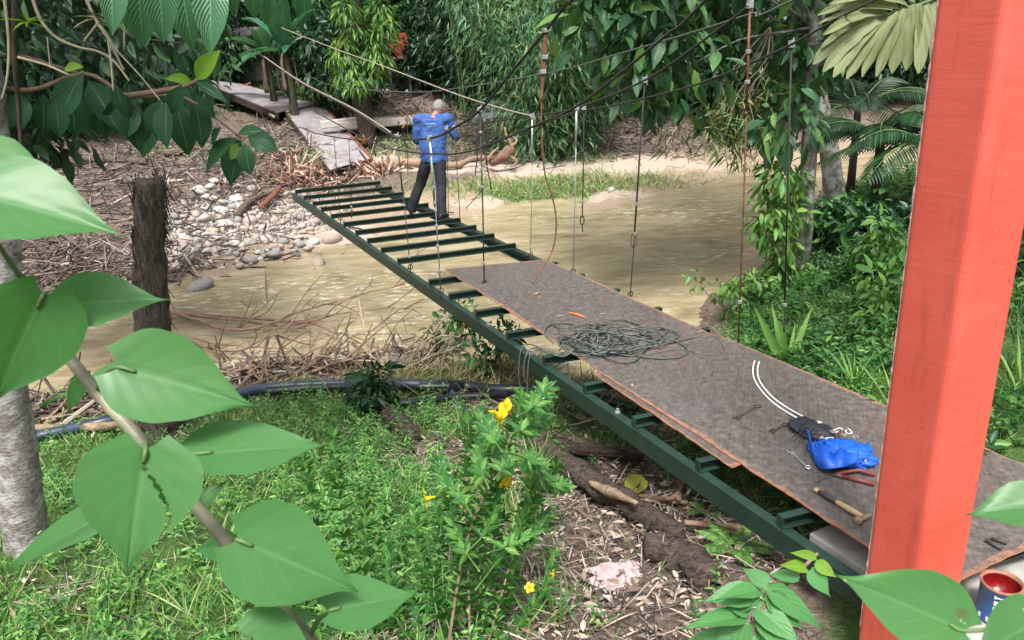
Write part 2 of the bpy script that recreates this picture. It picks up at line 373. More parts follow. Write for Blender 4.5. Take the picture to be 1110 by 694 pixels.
def postmat():
    m, nt, b = newmat('red_oxide_paint'); oc = objco(nt)
    mp = nd(nt, 'ShaderNodeMapping'); mp.inputs['Scale'].default_value = (1, 1, 9); nt.links.new(oc, mp.inputs[0])
    st = noise(nt, 5, 5, mp.outputs[0], .6); n1 = noise(nt, 2.2, 5, oc, .6); n2 = noise(nt, 55, 3, oc)
    c = ramp(nt, n1, [(.3, (.62, .085, .06)), (.7, (.70, .115, .085))])
    c = mixc(nt, ramp(nt, st, [(.45, (0, 0, 0)), (.8, (.14, .14, .14))]), c, (.74, .2, .16))
    c = mixc(nt, ramp(nt, n2, [(.70, (0, 0, 0)), (.76, (.8, .8, .8))]), c, (.62, .38, .32))
    n4 = noise(nt, 7, 6, oc, .75); c = mixc(nt, ramp(nt, n4, [(.62, (0, 0, 0)), (.72, (.7, .7, .7))]), c, (.28, .05, .03))
    mp2 = nd(nt, 'ShaderNodeMapping'); mp2.inputs['Scale'].default_value = (1, 1, .12); nt.links.new(oc, mp2.inputs[0])
    n6 = noise(nt, 16, 5, mp2.outputs[0], .7); c = mixc(nt, ramp(nt, n6, [(.56, (0, 0, 0)), (.74, (.6, .6, .6))]), c, (.36, .065, .045))
    n7 = noise(nt, 26, 5, oc, .8); c = mixc(nt, ramp(nt, n7, [(.655, (0, 0, 0)), (.675, (.9, .9, .9))]), c, (.2, .06, .04))
    nt.links.new(c, b.inputs['Base Color']); nt.links.new(ramp(nt, n1, [(.3, (.3,) * 3), (.7, (.5,) * 3)]), b.inputs['Roughness']); b.inputs['Specular IOR Level'].default_value = .6
    bump(nt, b, mth(nt, 'ADD', st, mth(nt, 'MULTIPLY', n7, .5)), .13, .01); return m
M_POST = postmat()

# ---------------------------------------------------------------- ground
WZ = -1.5
CP = [atz(*q) for q in (
    (0, 694, -.4), (200, 694, -.42), (400, 694, -.45), (600, 694, -.45), (750, 694, -.45), (860, 694, -.4),
    (0, 600, -.6), (200, 600, -.6), (400, 600, -.65), (600, 600, -.68), (750, 600, -.6), (850, 640, -.42),
    (0, 530, -.8), (200, 520, -.85), (400, 520, -.88), (600, 520, -.9), (700, 530, -.85), (800, 560, -.6),
    (50, 480, -1.12), (200, 445, -1.12), (300, 432, -1.13), (420, 428, -1.15), (500, 428, -1.18), (590, 436, -1.2), (680, 450, -1.2), (740, 470, -1.05), (820, 500, -.75),
    (50, 455, -1.42), (200, 428, -1.42), (300, 415, -1.45), (430, 408, -1.45), (520, 405, -1.48), (600, 405, -1.48), (680, 400, -1.48), (740, 385, -1.46),
    (0, 400, -1.85), (200, 385, -1.9), (330, 375, -1.95), (450, 370, -1.95), (580, 360, -1.95), (680, 350, -1.95), (720, 340, -1.8),
    (100, 340, -2.), (250, 330, -1.95), (400, 320, -1.95), (520, 300, -2.), (640, 290, -2.), (740, 280, -2.), (600, 250, -2.), (720, 240, -2.), (790, 240, -1.95), (830, 215, -2.),
    (760, 335, -1.45), (790, 310, -1.45), (820, 285, -1.45), (838, 250, -1.5), (850, 220, -1.5), (875, 200, -1.5), (930, 196, -1.5), (1000, 190, -1.5),
    (800, 350, -1.2), (840, 370, -.95), (880, 400, -.7), (930, 425, -.4), (960, 400, -.35), (860, 320, -1.05), (880, 290, -1.), (930, 330, -.7), (900, 240, -1.1), (960, 300, -.5), (1040, 440, -.15), (1105, 470, -.12), (1105, 350, .1), (1000, 250, -.5),
    (0, 335, -1.35), (80, 318, -1.45), (165, 304, -1.5), (240, 300, -1.5), (320, 285, -1.5), (360, 275, -1.52), (430, 262, -1.52), (510, 243, -1.5), (620, 229, -1.5), (700, 216, -1.5), (780, 196, -1.5), (840, 178, -1.5), (930, 172, -1.5),
    (200, 262, -1.28), (280, 245, -1.25), (350, 250, -1.38), (430, 240, -1.4), (60, 280, -1.1), (130, 240, -.9), (230, 215, -1.), (300, 210, -1.05),
    (520, 215, -1.33), (600, 200, -1.3), (680, 198, -1.35), (760, 182, -1.35), (560, 180, -1.15), (640, 170, -1.1), (720, 165, -1.15), (800, 160, -1.2),
    (340, 205, -1.1), (400, 195, -.95), (470, 190, -1.), (400, 165, -.6), (470, 160, -.6), (540, 158, -.85), (640, 155, -.85), (720, 152, -.9),
    (560, 135, -.25), (640, 132, -.2), (720, 128, -.25), (450, 128, .2), (370, 128, .2), (500, 112, .5),
    (100, 190, -.3), (200, 175, -.3), (280, 165, -.25), (330, 165, -.3), (100, 150, .2), (230, 130, .45), (300, 125, .4), (330, 108, .7), (430, 100, .9), (270, 100, 1.1), (600, 105, .35), (720, 95, .45))]
CP += [np.array(q) for q in ((0, 0, .75), (1.5, 0, .5), (-1.5, .6, .5), (-3, 1, .2), (3, 1, .1), (0, 1.6, .15), (2, 2.3, -.16), (2.6, 2.9, -.16), (3.5, 3, -.1), (4.5, 4, .1), (0, -6, .9), (-8, -4, .8), (8, -4, .9), (-7, 3, -.2), (-12, 4, 0), (7, 4, .4), (12, 5, .8),
    (9, 9, .3), (8, 14, -.4), (13, 12, .8), (9.5, 17.3, -1.), (-9, 8, -1.2), (-15, 8.5, -1.2), (-9, 11, -1.95), (-15, 12, -2), (-30, 12, -2), (-45, 13, -2), (-30, 7, -.8), (-30, 2, .3), (-10, 15, -1.3), (-17, 16.5, -1.2), (-30, 18, -1),
    (-14, 22, .2), (-20, 28, 1), (-30, 26, .6), (13, 21.5, -2), (20, 22, -2), (35, 22, -2), (50, 22, -2), (13, 25, -1.4), (22, 26.5, -1.2), (16, 29, -.2), (26, 31, .4), (18, 16, -.5), (30, 16, .3), (25, 8, 1),
    (-20, 40, 1.6), (0, 40, 1.4), (20, 40, 1.2), (-40, 45, 2), (40, 45, 2), (0, 34, 1.1), (-10, 36, 1.5), (-50, -20, 1.5), (50, -20, 1.5), (0, -20, 1.2))]
CP += [br(-6.5, 0, -.26), br(-6.8, -.2, -.26), br(-7.2, -.35, -.24), br(-6.2, .0, -.32), br(-7.6, -.3, -.2), br(-6.9, .05, -.22)]
CP = np.array(CP)
def _phi(r2): return np.where(r2 > 1e-9, .5 * r2 * np.log(np.maximum(r2, 1e-9)), 0)
_n = len(CP); _A = np.zeros((_n + 3, _n + 3)); _d2 = ((CP[:, None, :2] - CP[None, :, :2]) ** 2).sum(-1)
_A[:_n, :_n] = _phi(_d2) + np.eye(_n) * .25; _A[:_n, _n] = 1; _A[:_n, _n + 1:_n + 3] = CP[:, :2]; _A[_n, :_n] = 1; _A[_n + 1:, :_n] = CP[:, :2].T
_w = np.linalg.solve(_A, np.concatenate([CP[:, 2], np.zeros(3)]))
def hgt0(X):
    X = np.atleast_2d(np.asarray(X, float))[:, :2]; out = np.empty(len(X))
    for i in range(0, len(X), 4000):
        x = X[i:i + 4000]; out[i:i + 4000] = _phi(((x[:, None] - CP[None, :, :2]) ** 2).sum(-1)) @ _w[:_n] + _w[_n] + x @ _w[_n + 1:]
    far = np.clip((np.abs(X[:, 0]) - 45) / 20, 0, 1) + np.clip((X[:, 1] - 45) / 20, 0, 1) + np.clip((-15 - X[:, 1]) / 10, 0, 1)
    return np.clip(out, -2.2, 2.2) * (1 - np.clip(far, 0, 1)) + np.clip(far, 0, 1) * 1.8
_ph = rng.uniform(0, 6.28, 12); _kd = [(rng.uniform(-1, 1), rng.uniform(-1, 1)) for _ in range(12)]
def micro(X):
    z = np.zeros(len(X))
    for i, (a, b) in enumerate(_kd):
        k = 1.2 * 1.35 ** i; l = math.hypot(a, b); z += np.sin((X[:, 0] * a + X[:, 1] * b) / l * k * 1.9 + _ph[i]) * .035 / (1 + .42 * i)
    return z
def hgt(X):
    X = np.atleast_2d(np.asarray(X, float)); h = hgt0(X); return h + micro(X) * np.clip((h + 2.2) * 1.5, .1, 1)
def gz(x, y): return float(hgt([[x, y]])[0])
def gnd(px, py, lift=0.):
    """the ground point seen at a pixel"""
    d = ray(px, py); t = np.concatenate([np.arange(1.8, 20, .04), np.arange(20, 60, .15)]); P = O3 + d * t[:, None]
    below = P[:, 2] < hgt(P); i = int(np.argmax(below)) if below.any() else len(t) - 1
    q = P[i]; return np.array([q[0], q[1], gz(q[0], q[1]) + lift])
def on_g(x, y, lift=0.): return np.array([x, y, gz(x, y) + lift])

xs = np.concatenate([np.linspace(-120, -30, 10)[:-1], np.linspace(-30, -9, 43)[:-1], np.linspace(-9, 8, 171)[:-1], np.linspace(8, 30, 45)[:-1], np.linspace(30, 120, 10)])
ys = np.concatenate([np.linspace(-60, -4, 9)[:-1], np.linspace(-4, 1.5, 28)[:-1], np.linspace(1.5, 13, 126)[:-1], np.linspace(13, 34, 150)[:-1], np.linspace(34, 160, 20)])
gx, gy = np.meshgrid(xs, ys); GP = np.stack([gx.ravel(), gy.ravel()], 1); GH = hgt(GP)
nx = len(xs); idx = np.arange(len(GP)).reshape(len(ys), nx)
GF = np.stack([idx[:-1, :-1], idx[:-1, 1:], idx[1:, 1:], idx[1:, :-1]], -1).reshape(-1, 4)
gme = fast_mesh('ground', np.column_stack([GP, GH]), GF)
# kinds of ground, per vertex: R sand/mud by the river, G grassy soil, B pale sand
def gauss(px, py, sx, sy, z0=None):
    q = gnd(px, py); return np.exp(-((GP[:, 0] - q[0]) / sx) ** 2 - ((GP[:, 1] - q[1]) / sy) ** 2)
sand = np.clip((-1.05 - GH) / .2, 0, 1) * np.clip((GP[:, 1] - 11) / 2, 0, 1) * np.clip((GP[:, 0] + 6.6) / .8, .0, 1)
grass = np.clip((9.3 - GP[:, 1]) / 1., 0, 1) * np.clip((GH + 1.25) / .2, 0, 1)
grass = np.clip(grass - np.clip(gauss(650, 620, .75, 1.1) * 1.5 + gauss(620, 520, .9, .9) * 1.4 + gauss(760, 620, .7, .9) * 1.2 + gauss(480, 490, .7, .5), 0, 1) * .95, 0, 1)
grass = np.maximum(grass, np.clip((GP[:, 0] - 2.4) / .5, 0, 1) * np.clip((20 - GP[:, 1]) / 2, 0, 1) * np.clip((GH + 1.35) / .2, 0, 1))
grass = np.maximum(grass, np.clip(gauss(590, 208, 2.2, .8) + gauss(300, 108, 3., 2.4) + gauss(330, 165, .8, 1.) * .8 + gauss(430, 155, 1.3, 1.2) * .7, 0, 1))
pale = np.clip(gauss(640, 180, 4.5, 1.5) + gauss(420, 180, 2., .9) + gauss(360, 255, 1.4, .8) * .9 + gauss(600, 228, 3, .6), 0, 1)
ca = gme.color_attributes.new('kind', 'FLOAT_COLOR', 'POINT')
ca.data.foreach_set('color', np.column_stack([sand, grass, pale, np.ones(len(GP))]).astype(np.float32).ravel())
def groundmat():
    m, nt, b = newmat('earth'); oc = objco(nt); at = nd(nt, 'ShaderNodeAttribute', attribute_name='kind'); sp = nt.nodes.new('ShaderNodeSeparateColor'); nt.links.new(at.outputs['Color'], sp.inputs[0])
    n1 = noise(nt, 2.5, 7, oc, .65); n2 = noise(nt, 14, 6, oc, .75); n3 = noise(nt, 45, 4, oc, .7)
    soil = ramp(nt, n2, [(.3, (.055, .04, .033)), (.5, (.15, .112, .09)), (.72, (.3, .24, .2))])
    snd = ramp(nt, n2, [(.3, (.25, .18, .125)), (.6, (.36, .28, .2)), (.8, (.42, .34, .27))])
    pal = ramp(nt, n2, [(.3, (.36, .29, .23)), (.7, (.5, .42, .35))])
    gr = ramp(nt, n3, [(.3, (.03, .055, .018)), (.5, (.06, .12, .03)), (.75, (.13, .2, .06))])
    def mk(s, k): return ramp(nt, mth(nt, 'ADD', s, mth(nt, 'MULTIPLY', mth(nt, 'SUBTRACT', n1, .5), k)), [(.35, (0, 0, 0)), (.6, (1, 1, 1))])
    c = mixc(nt, mk(sp.outputs[0], .7), soil, snd); c = mixc(nt, mk(sp.outputs[2], .9), c, pal); c = mixc(nt, mk(sp.outputs[1], 1.), c, gr)
    nt.links.new(c, b.inputs['Base Color']); b.inputs['Roughness'].default_value = .95; b.inputs['Specular IOR Level'].default_value = .2
    bump(nt, b, mth(nt, 'ADD', n2, mth(nt, 'MULTIPLY', n3, .4)), .8, .06); return m
ground = structure(link('ground', gme, groundmat()))

# ---------------------------------------------------------------- river
def watermat():
    m, nt, b = newmat('muddy_water'); oc = objco(nt)
    mp = nd(nt, 'ShaderNodeMapping'); mp.inputs['Scale'].default_value = (.45, 1., 1); mp.inputs['Rotation'].default_value = (0, 0, R_(-18)); nt.links.new(oc, mp.inputs[0])
    n1 = noise(nt, .5, 5, mp.outputs[0], .6); n2 = noise(nt, 2.6, 7, mp.outputs[0], .68); n3 = noise(nt, 8, 6, mp.outputs[0], .65); n4 = noise(nt, 1.1, 5, oc, .6)
    c = ramp(nt, n2, [(.3, (.20, .155, .088)), (.48, (.32, .262, .162)), (.62, (.40, .34, .225)), (.74, (.48, .42, .31))])
    c = mixc(nt, ramp(nt, n1, [(.42, (0, 0, 0)), (.62, (.7, .7, .7))]), c, (.26, .22, .11))
    c = mixc(nt, ramp(nt, n4, [(.52, (0, 0, 0)), (.7, (.7, .7, .7))]), c, (.19, .135, .07))
    f = mth(nt, 'MULTIPLY', ramp(nt, n3, [(.52, (0, 0, 0)), (.66, (1, 1, 1))]), ramp(nt, n1, [(.50, (0, 0, 0)), (.62, (.85, .85, .85))]))
    c = mixc(nt, f, c, (.68, .66, .6))
    nt.links.new(c, b.inputs['Base Color']); b.inputs['Roughness'].default_value = .07; b.inputs['IOR'].default_value = 1.33
    bump(nt, b, mth(nt, 'ADD', n2, mth(nt, 'MULTIPLY', n3, .5)), .26, .07); return m
wxs = np.linspace(-118, 118, 237); wys = np.linspace(4, 30, 53); wx, wy = np.meshgrid(wxs, wys)
WI = np.arange(wx.size).reshape(wx.shape)
structure(link('river', fast_mesh('river', np.column_stack([wx.ravel(), wy.ravel(), np.full(wx.size, WZ)]), np.stack([WI[:-1, :-1], WI[:-1, 1:], WI[1:, 1:], WI[1:, :-1]], -1).reshape(-1, 4)), watermat()))

# ---------------------------------------------------------------- footbridge
bridge = thing('footbridge', br(0, .75, -.2), 'unfinished footbridge of dark green steel beams hanging across the river', 'footbridge')
BT = -.075
BX = (U3, V3, Z3)
def zsag(s): return 0.0
FAR_S, NEAR_S = 6.5, -7.02
for o0, o1 in ((.035, .0), (1.46, 1.58)):
    # channel section: web, upper and lower flange
    b = MB(); a0 = br(NEAR_S, o0, BT - .065); a1 = br(FAR_S - (.12 if o0 > 1 else 0), o1, BT - .065); sgn = -1 if o0 < 1 else 1
    d = V3 * (sgn * .028)
    b.beam(a0 + d, a1 + d, .008, .13, bev=.002)
    for k in (-1, 1): b.beam(a0 + Z3 * (k * .0605) - d * .15, a1 + Z3 * (k * .0605) - d * .15, .057, .009, bev=.002)
    b.build('beam', M_STEEL, bridge)
bar_s = [6.38, 5.59, 4.85, 4.22, 3.52, 2.76, 2.08, 1.47, .84, .17, -.93, -1.53, -2.2, -2.9, -3.57, -4.2, -4.83, -5.49, -6.15, -6.75]
for i, s in enumerate(bar_s):
    f = max(0, s + .5) / 7; a = br(s, .02, -.0365); c = br(s - .25, 1.5 + .14 * f, -.0365); x = unit(c - a); y = np.cross(Z3, x)
    b = MB(); b.beam(a + y * .022, c + y * .022, .008, .073, bev=.002); b.beam(a + Z3 * .0325, c + Z3 * .0325, .05, .008, bev=.002); b.beam(a - Z3 * .0325, c - Z3 * .0325, .05, .008, bev=.002)
    # the outer end is closed by a small plate
    for e in (a, c): b.box(e + (x * .004 if e is c else -x * .004), (.004, .026, .0365), (x, y, Z3))
    b.build('crossbar', M_STEEL, bridge)
for s in (-2.45, -3.3, -4.6):
    b = MB(); b.lathe(br(s, .04, BT + .001), [(0, .0), (.02, 0), (.02, .012), (.011, .013), (.011, .034), (0, .034)], 8); b.build('bolt', M_GALV, bridge)

# chequer plates lying on the crossbars
def plate(corners, z0, th, name, label, mat, rag=.006, wide=(0, 1, 2, 3)):
    """corners: (along, across) counter-clockwise from above; ragged cut edges with rust on their sides"""
    P = []; K_ = []
    for i in range(4):
        a = np.array(corners[i]); c = np.array(corners[(i + 1) % 4]); n = max(2, int(np.linalg.norm(c - a) / .06)); nr = unit([-(c - a)[1], (c - a)[0]])
        for k in range(n): P.append(a + (c - a) * k / n + nr * random.uniform(-rag, rag) * (1 if k else 0)); K_.append(1 if i in wide else .25)
    cen = np.mean(P, 0); Q = [p + (cen - p) * (.022 / max(.3, np.linalg.norm(cen - p))) * (1 + .9 * random.random()) * k_ for p, k_ in zip(P, K_)]
    b = MB(); n = len(P)
    def wv(p): return .0025 * math.sin(p[0] * 2.1) + .002 * math.sin(p[1] * 4 + p[0])
    top = [br(*p, z0 + th + wv(p)) for p in P]; inn = [br(*p, z0 + th + wv(p)) for p in Q]; bot = [br(*p, z0 + wv(p)) for p in P]
    b.add(inn, [tuple(range(n))], 0); b.add(top + inn, [(i, (i + 1) % n, n + (i + 1) % n, n + i) for i in range(n)], 2)
    b.add(top + bot, [(i, n + i, n + (i + 1) % n, (i + 1) % n) for i in range(n)], 1); b.add(bot, [tuple(range(n - 1, -1, -1))], 1)
    return tag(b.build(name, [mat, M_RUSTEDGE, M_RUSTBAND], None, br(*cen, z0)), label, 'steel plate', 'chequer plates of the bridge deck')
plate([(-.66, .31), (-4.08, .23), (-4.05, 1.42), (-1.03, 1.44)], .003, .007, 'chequer_plate', 'rusty steel plate farthest out on the bridge, with the tangled rope on it', M_PLATE)
plate([(-4.10, .16), (-5.67, .115), (-5.66, .5), (-4.10, .5)], .003, .007, 'chequer_plate', 'narrow orange edged steel plate showing from under the near plate', M_PLATE)
plate([(-4.0, .205), (-6.93, .15), (-6.97, 1.5), (-4.0, 1.43)], .0145, .007, 'chequer_plate', 'rusty steel plate nearest the red post, carrying the tools and blue bag', M_PLATE, .006, (0, 1, 2))

# concrete abutment and the red tower post
b = MB(); b.box(br(-8.3, .92, -.217), (2.12, .72, .062), BX, 0, .012, 2); b.build('abutment', M_CONC, None, br(-8.6, 1.1, -.8), True)
tag(COL.objects[-1], 'grey concrete abutment under the near end of the bridge', 'abutment')
post = None
_pc = math.radians(-5); px_ = unit(V3 * math.cos(_pc) + U3 * math.sin(_pc)); py_ = np.cross(Z3, px_)
pb = np.array([1.574, 2.472, -.18]); S_ = .27
ctr = pb + px_ * S_ / 2 + py_ * S_ / 2
b = MB(); b.box(ctr + Z3 * 2.1, (S_ / 2, S_ / 2, 2.6), (px_, py_, Z3), 0, .036, 5)
post = thing('bridge_post', ctr, 'thick red painted steel post standing at the near end of the bridge on the right', 'post'); 
b.build('column', M_POST, post, None, False)
b = MB(); b.tube([pb + px_ * .0095 + py_ * (S_ - .0095) + Z3 * (k * .02) for k in range(236)], [random.choice((.002, .003, .004, .006)) for k in range(236)], 5); b.build('weld_seam', simple('pale_weld', (.5, .3, .26), .8, 0, .35, 30, .2), post, None, True)
post_top = ctr + Z3 * 4.7

# ---------------------------------------------------------------- cables
def cable(P, r, name, label, mat, cat='cable', n=6, k=6, grp=None):
    b = MB(); Q = spline(P, k); b.tube(Q, r, n); return tag(b.build(name, mat, None, Q[0], True), label, cat, grp)
def ato(x, y, o):
    d = ray(x, y); t = (o + BC @ BV - 0) / (d @ V3); return O3 + d * t
def ats(x, y, s):
    d = ray(x, y); t = (s + BC @ BU) / (d @ U3); return O3 + d * t
C1 = [post_top - Z3 * .15] + [ato(*q, o) for q, o in (((640, -30), -.05), ((617, 0), -.04), ((592, 33), -.02), ((545, 90), 0), ((520, 120), .0), ((495, 137), .0), ((466, 150), .0), ((425, 147), .0), ((382, 119), .05), ((326, 90), .1), ((286, 62), .15), ((262, 46), .2))]
cable(C1, .0115, 'suspension_cable', 'thick dark left main cable swooping down from the red post past the worker', M_ROPEDARK)
C2 = [post_top - Z3 * 1.1] + [ato(*q, -.1) for q in ((764, 1), (720, 40), (633, 110), (583, 135), (513, 163), (475, 167), (433, 163), (400, 153), (340, 120))]
cable(C2, .008, 'handrail_cable', 'thinner cable passing in front of the worker at waist height', M_ROPEDARK)
C3 = [br(-7.2, 1.9, 4.4)] + [ato(*q, 1.6) for q in ((860, -35), (820, 0), (765, 42), (699, 87), (625, 117), (577, 126), (533, 132), (487, 138), (450, 139))] + [br(4.2, 1.62, 1.45), br(7, 1.7, 2.)]
cable(C3, .010, 'suspension_cable', 'dark right main cable carrying the galvanised hangers above the water', M_ROPEDARK)
C4 = [br(-7.2, 2.3, 3.6)] + [ato(*q, 1.9) for q in ((860, 0), (814, 15), (741, 38), (662, 61), (604, 77), (520, 92), (444, 100), (361, 93), (330, 80))]
cable(C4, .008, 'stay_wire', 'highest thin wire running above the head of the worker', M_ROPEGREY)
C5 = [br(-7.2, 2.2, 3.4)] + [ato(*q, 1.58) for q in ((948, 0), (898, 26), (840, 57), (754, 92), (676, 112), (629, 121))] + [ato(600, 130, 1.58), ato(556, 146, 1.58), ato(505, 163, 1.58)]
cable(C5, .009, 'handrail_cable', 'right handrail cable slanting down from behind the palm frond', M_ROPEDARK)
CPALE = [ato(*q, 1.6) for q in ((200, 10), (262, 30), (308, 31), (308, 31.5), (363, 53), (413, 71), (494, 102), (545, 118), (577, 126))]; CPALE = CPALE[2:]
cable(CPALE, .010, 'rope', 'pale rope descending from the banana plants to behind the head of the worker', M_ROPEPALE, 'rope')
CL = [ato(*q, .12) for q in ((286, 62), (326, 89.5), (382, 118.5), (424, 145.5))]
cable([q + Z3 * .016 for q in CL], .010, 'rope', 'pale rope lashed along the far half of the left cable', M_ROPEPALE, 'rope')
q0 = ato(466, 149, 0); 
cable([ato(422, 148, .02), ato(400, 153, .02), ato(359, 148, .02), ato(340, 144, .05), ato(321, 139, .1), br(9.5, .3, .62)], .009, 'handrail_cable', 'slack dark cable drooping onto the tilted old deck', M_ROPEDARK)

# hangers: each with clamp, rod or rope, and hook or loop
def ring(b, c, r, t, ax, n=12, sx=1.):
    b.tube([np.asarray(c) + ax[0] * r * sx * math.cos(a) + ax[1] * r * math.sin(a) for a in np.linspace(0, 2 * math.pi, n + 1)], t, 5, 0, False)
def clamp(b, c):
    b.box(np.asarray(c), (.018, .02, .026), BX, 0, .004); b.tube([c + V3 * .03, c - V3 * .03], .007, 6); b.tube([c + V3 * .02 + Z3 * .045, c + V3 * .02 - Z3 * .045], .007, 6)
def hanger(tp, bp, label, m1, m2=None, r=.007, thick=None, eye=True, knots=()):
    """tp/bp top and bottom; thick = fraction of the length that is a heavy galvanised rod or doubled rope at the top"""
    tp = np.asarray(tp); bp = np.asarray(bp); t = thing('hanger', bp, label, 'hanger', 'hangers of the bridge')
    r *= .85; b = MB(); b.tube([tp, tp + (bp - tp) * .5 + V3 * .006, bp], r, 6); b.build('rod', m2 or m1, t, None, True)
    b = MB(); clamp(b, tp); b.build('clamp', M_GALV, t)
    if thick:
        b = MB(); e = tp + (bp - tp) * thick; b.tube([tp, e], r * (2.1 if m1 is M_GALV else 1.45), 7); b.tube([e, e + (bp - tp) * .01], r * 1.5, 7); b.build('sleeve', m1, t, None, True)
    d = unit(tp - bp)
    if eye:
        b = MB(); ring(b, bp + d * .03, .028, .0065, (V3, d)); b.tube([bp, bp - d * .07], .007, 6); b.build('hook', M_ROPEDARK, t, None, True)
    for k in knots:
        b = MB(); q = tp + (bp - tp) * k; b.box(q, (.016, .014, .014), BX, 0, .004); b.build('rope_clip', M_GALV, t)
    return t
def hpts(tpx, bpx, z=-.02):
    B = atz(*bpx, z); s = (B[:2] - BC) @ BU; return ats(*tpx, s), B
T, B = hpts((577, 126), (575, 279)); hanger(T, B, 'bright galvanised hanger with a thick upper sleeve, beside the far plate corner', M_GALV, M_GALV, .006, .32, True, (.93,))
T, B = hpts((625, 117), (621, 297)); hanger(T, B, 'tall bright galvanised hanger with its rod, second on the right cable', M_GALV, M_GALV, .007, .22)
T, B = hpts((699, 87), (683, 322))
t = hanger(T, B, 'dark rope hanger ending in a long loop and thin link above the water', M_ROPEDARK, M_ROPEGREY, .0065, .68, True, (.55, .69)); m_ = T + (B - T) * .72
b = MB(); ring(b, m_, .075, .008, (unit(B - T), V3), 14); 
for o in list(t.children):
    pass
b.V = [tuple(m_ + (np.array(v) - m_) * np.array([.45, .45, 1])) for v in b.V]; b.build('loop', M_ROPEDARK, t, None, True)
T, B = hpts((813, 5), (800, 376)); hanger(T, B, 'long reddish rusty rod hanging straight in front of the leaves on the right', M_RUSTROD, M_RUSTROD, .0075, .28, False, (.12, .2, .85))
T, B = hpts((858, 48), (850, 352)); hanger(T, B, 'black hanger with a shiny eye hanging beside the grey tree trunk', M_ROPEDARK, M_GALV, .006, .9, True, (.92,))
T, B = hpts((520, 119), (525, 310)); t = hanger(T, B, 'thick bundle of dark ropes hanging in front of the far plate', M_ROPEDARK, M_ROPEDARK, .010, None, True, (.12, .32, .42, .86))
b = MB()
for k, (x, y, w) in enumerate(((515, 190, .015), (533, 205, -.02), (528, 180, .02), (516, 168, -.01))):
    e = ats(x, y, (B[:2] - BC) @ BU); b.tube(spline([T, T + (e - T) * .5 + V3 * w, e], 5), .006, 5)
e2 = ats(505, 226, (B[:2] - BC) @ BU); b.tube(spline([ats(524, 205, (B[:2] - BC) @ BU), e2], 4), .005, 5); b.build('loose_end', M_ROPEDARK, t, None, True)
T, B = hpts((466, 150), (478, 318)); hanger(T, B, 'silvery chain like hanger passing in front of the back of the worker', M_GALV, M_GALV, .0075, .42, True, (.1, .2, .3, .4, .55, .68, .85))
T, B = hpts((430, 148), (445, 292)); hanger(T, B, 'grey rope hanger on the left cable just left of the worker', M_ROPEGREY, M_ROPEGREY, .007, .4, True, (.25, .5, .9))
for (tp, bp, lab) in (((362, 150), (369, 239), 'dark hanger farthest left, over the tilted old deck'), ((378, 150), (381, 232), 'short dark hanger between the tilted old deck and the worker'), ((333, 143), (335, 218), 'thin hanger at the very far corner of the green frame')):
    T, B = hpts(tp, bp); hanger(T, B, lab, M_ROPEDARK, M_ROPEDARK, .006, None, True, (.9,))
for (tp, bp, lab) in (((484, 139), (486, 237), 'dark rope hanging behind the right hand of the worker'), ((492, 138), (499, 243), 'dark rope with a frayed end right of the worker')):
    T, B = hpts(tp, bp); hanger(T, B, lab, M_ROPEDARK, M_ROPEDARK, .007, None, False, (.5,))
T, B = hpts((441, 99), (442, 190)); hanger(T, B, 'dark rod hanging from the thin wire left of the worker', M_ROPEDARK, M_ROPEDARK, .008, None, False, (.6,))
T = ats(633, 118, -1.55); E = ats(631, 236, -1.55); t = hanger(T, E, 'dark rope with a looped free end dangling above the river', M_ROPEDARK, M_ROPEDARK, .008, None, False, (.85,))
b = MB(); ring(b, E - Z3 * .03, .05, .007, (Z3, V3 * .5), 12); b.tube([E - Z3 * .07, E - Z3 * .16], .006, 5); b.build('loop', M_ROPEDARK, t, None, True)
# rusty dropper with its loose curved tail
t = thing('dropper_rope', ats(592, 33, -3.9), 'reddish brown rope hanging from the left cable with a curved loose tail', 'rope')
s_ = -3.9; Q = [ats(x, y, s_) for x, y in ((592, 33), (589, 70), (587, 110), (587, 150), (591, 190), (599, 215), (603, 240), (600, 268), (590, 288), (577, 308))]
b = MB(); b.tube(spline(Q, 6), [.011] * 18 + [.007] * 60, 6) if False else b.tube(spline(Q, 6), .0065, 6); b.build('tail', M_RUSTROD, t, None, True)
b = MB(); b.tube(spline([Q[0] + V3 * .01, Q[1] + V3 * .008, Q[2]], 6), .009, 6); b.tube(spline([Q[0], Q[1] - V3 * .012, Q[2]], 6), .007, 6); b.build('doubled_rope', M_RUSTROD, t, None, True)
for q_ in (Q[0], ats(590, 62, s_), ats(588, 78, s_)):
    b = MB(); b.box(q_, (.02, .02, .014), BX, 0, .004); b.build('clamp', M_GALV, t)

# ---------------------------------------------------------------- rope tangle on the plate
PZ = .012
def onp(x, y, z=PZ): return atz(x, y, z)
b = MB(); rs = random.Random(3)
for k in range(15):
    cx = 664 + rs.uniform(-34, 36); cy = 370 + rs.uniform(-5, 5); ax_ = rs.uniform(14, 54); ay_ = rs.uniform(6, 20); ph = rs.uniform(0, 6.28); tl = rs.uniform(-.12, .12); n = 26
    P = []
    for i in range(n + 1):
        a = ph + 2 * math.pi * i / n * rs.uniform(.99, 1.01); x = cx + ax_ * math.cos(a) * (1 + .26 * math.sin(3 * a + k)); y = cy + ay_ * math.sin(a) * (1 + .3 * math.sin(2 * a + k * 2)) + tl * (x - cx)
        P.append(onp(x, y, PZ + .008 + .10 * rs.random() * (k % 4) / 3))
    P = [(P[i - 1] + P[i] + P[(i + 1) % len(P)]) / 3 for i in range(1, len(P) - 1)]
    b.tube(spline(P, 3), .0075, 5)
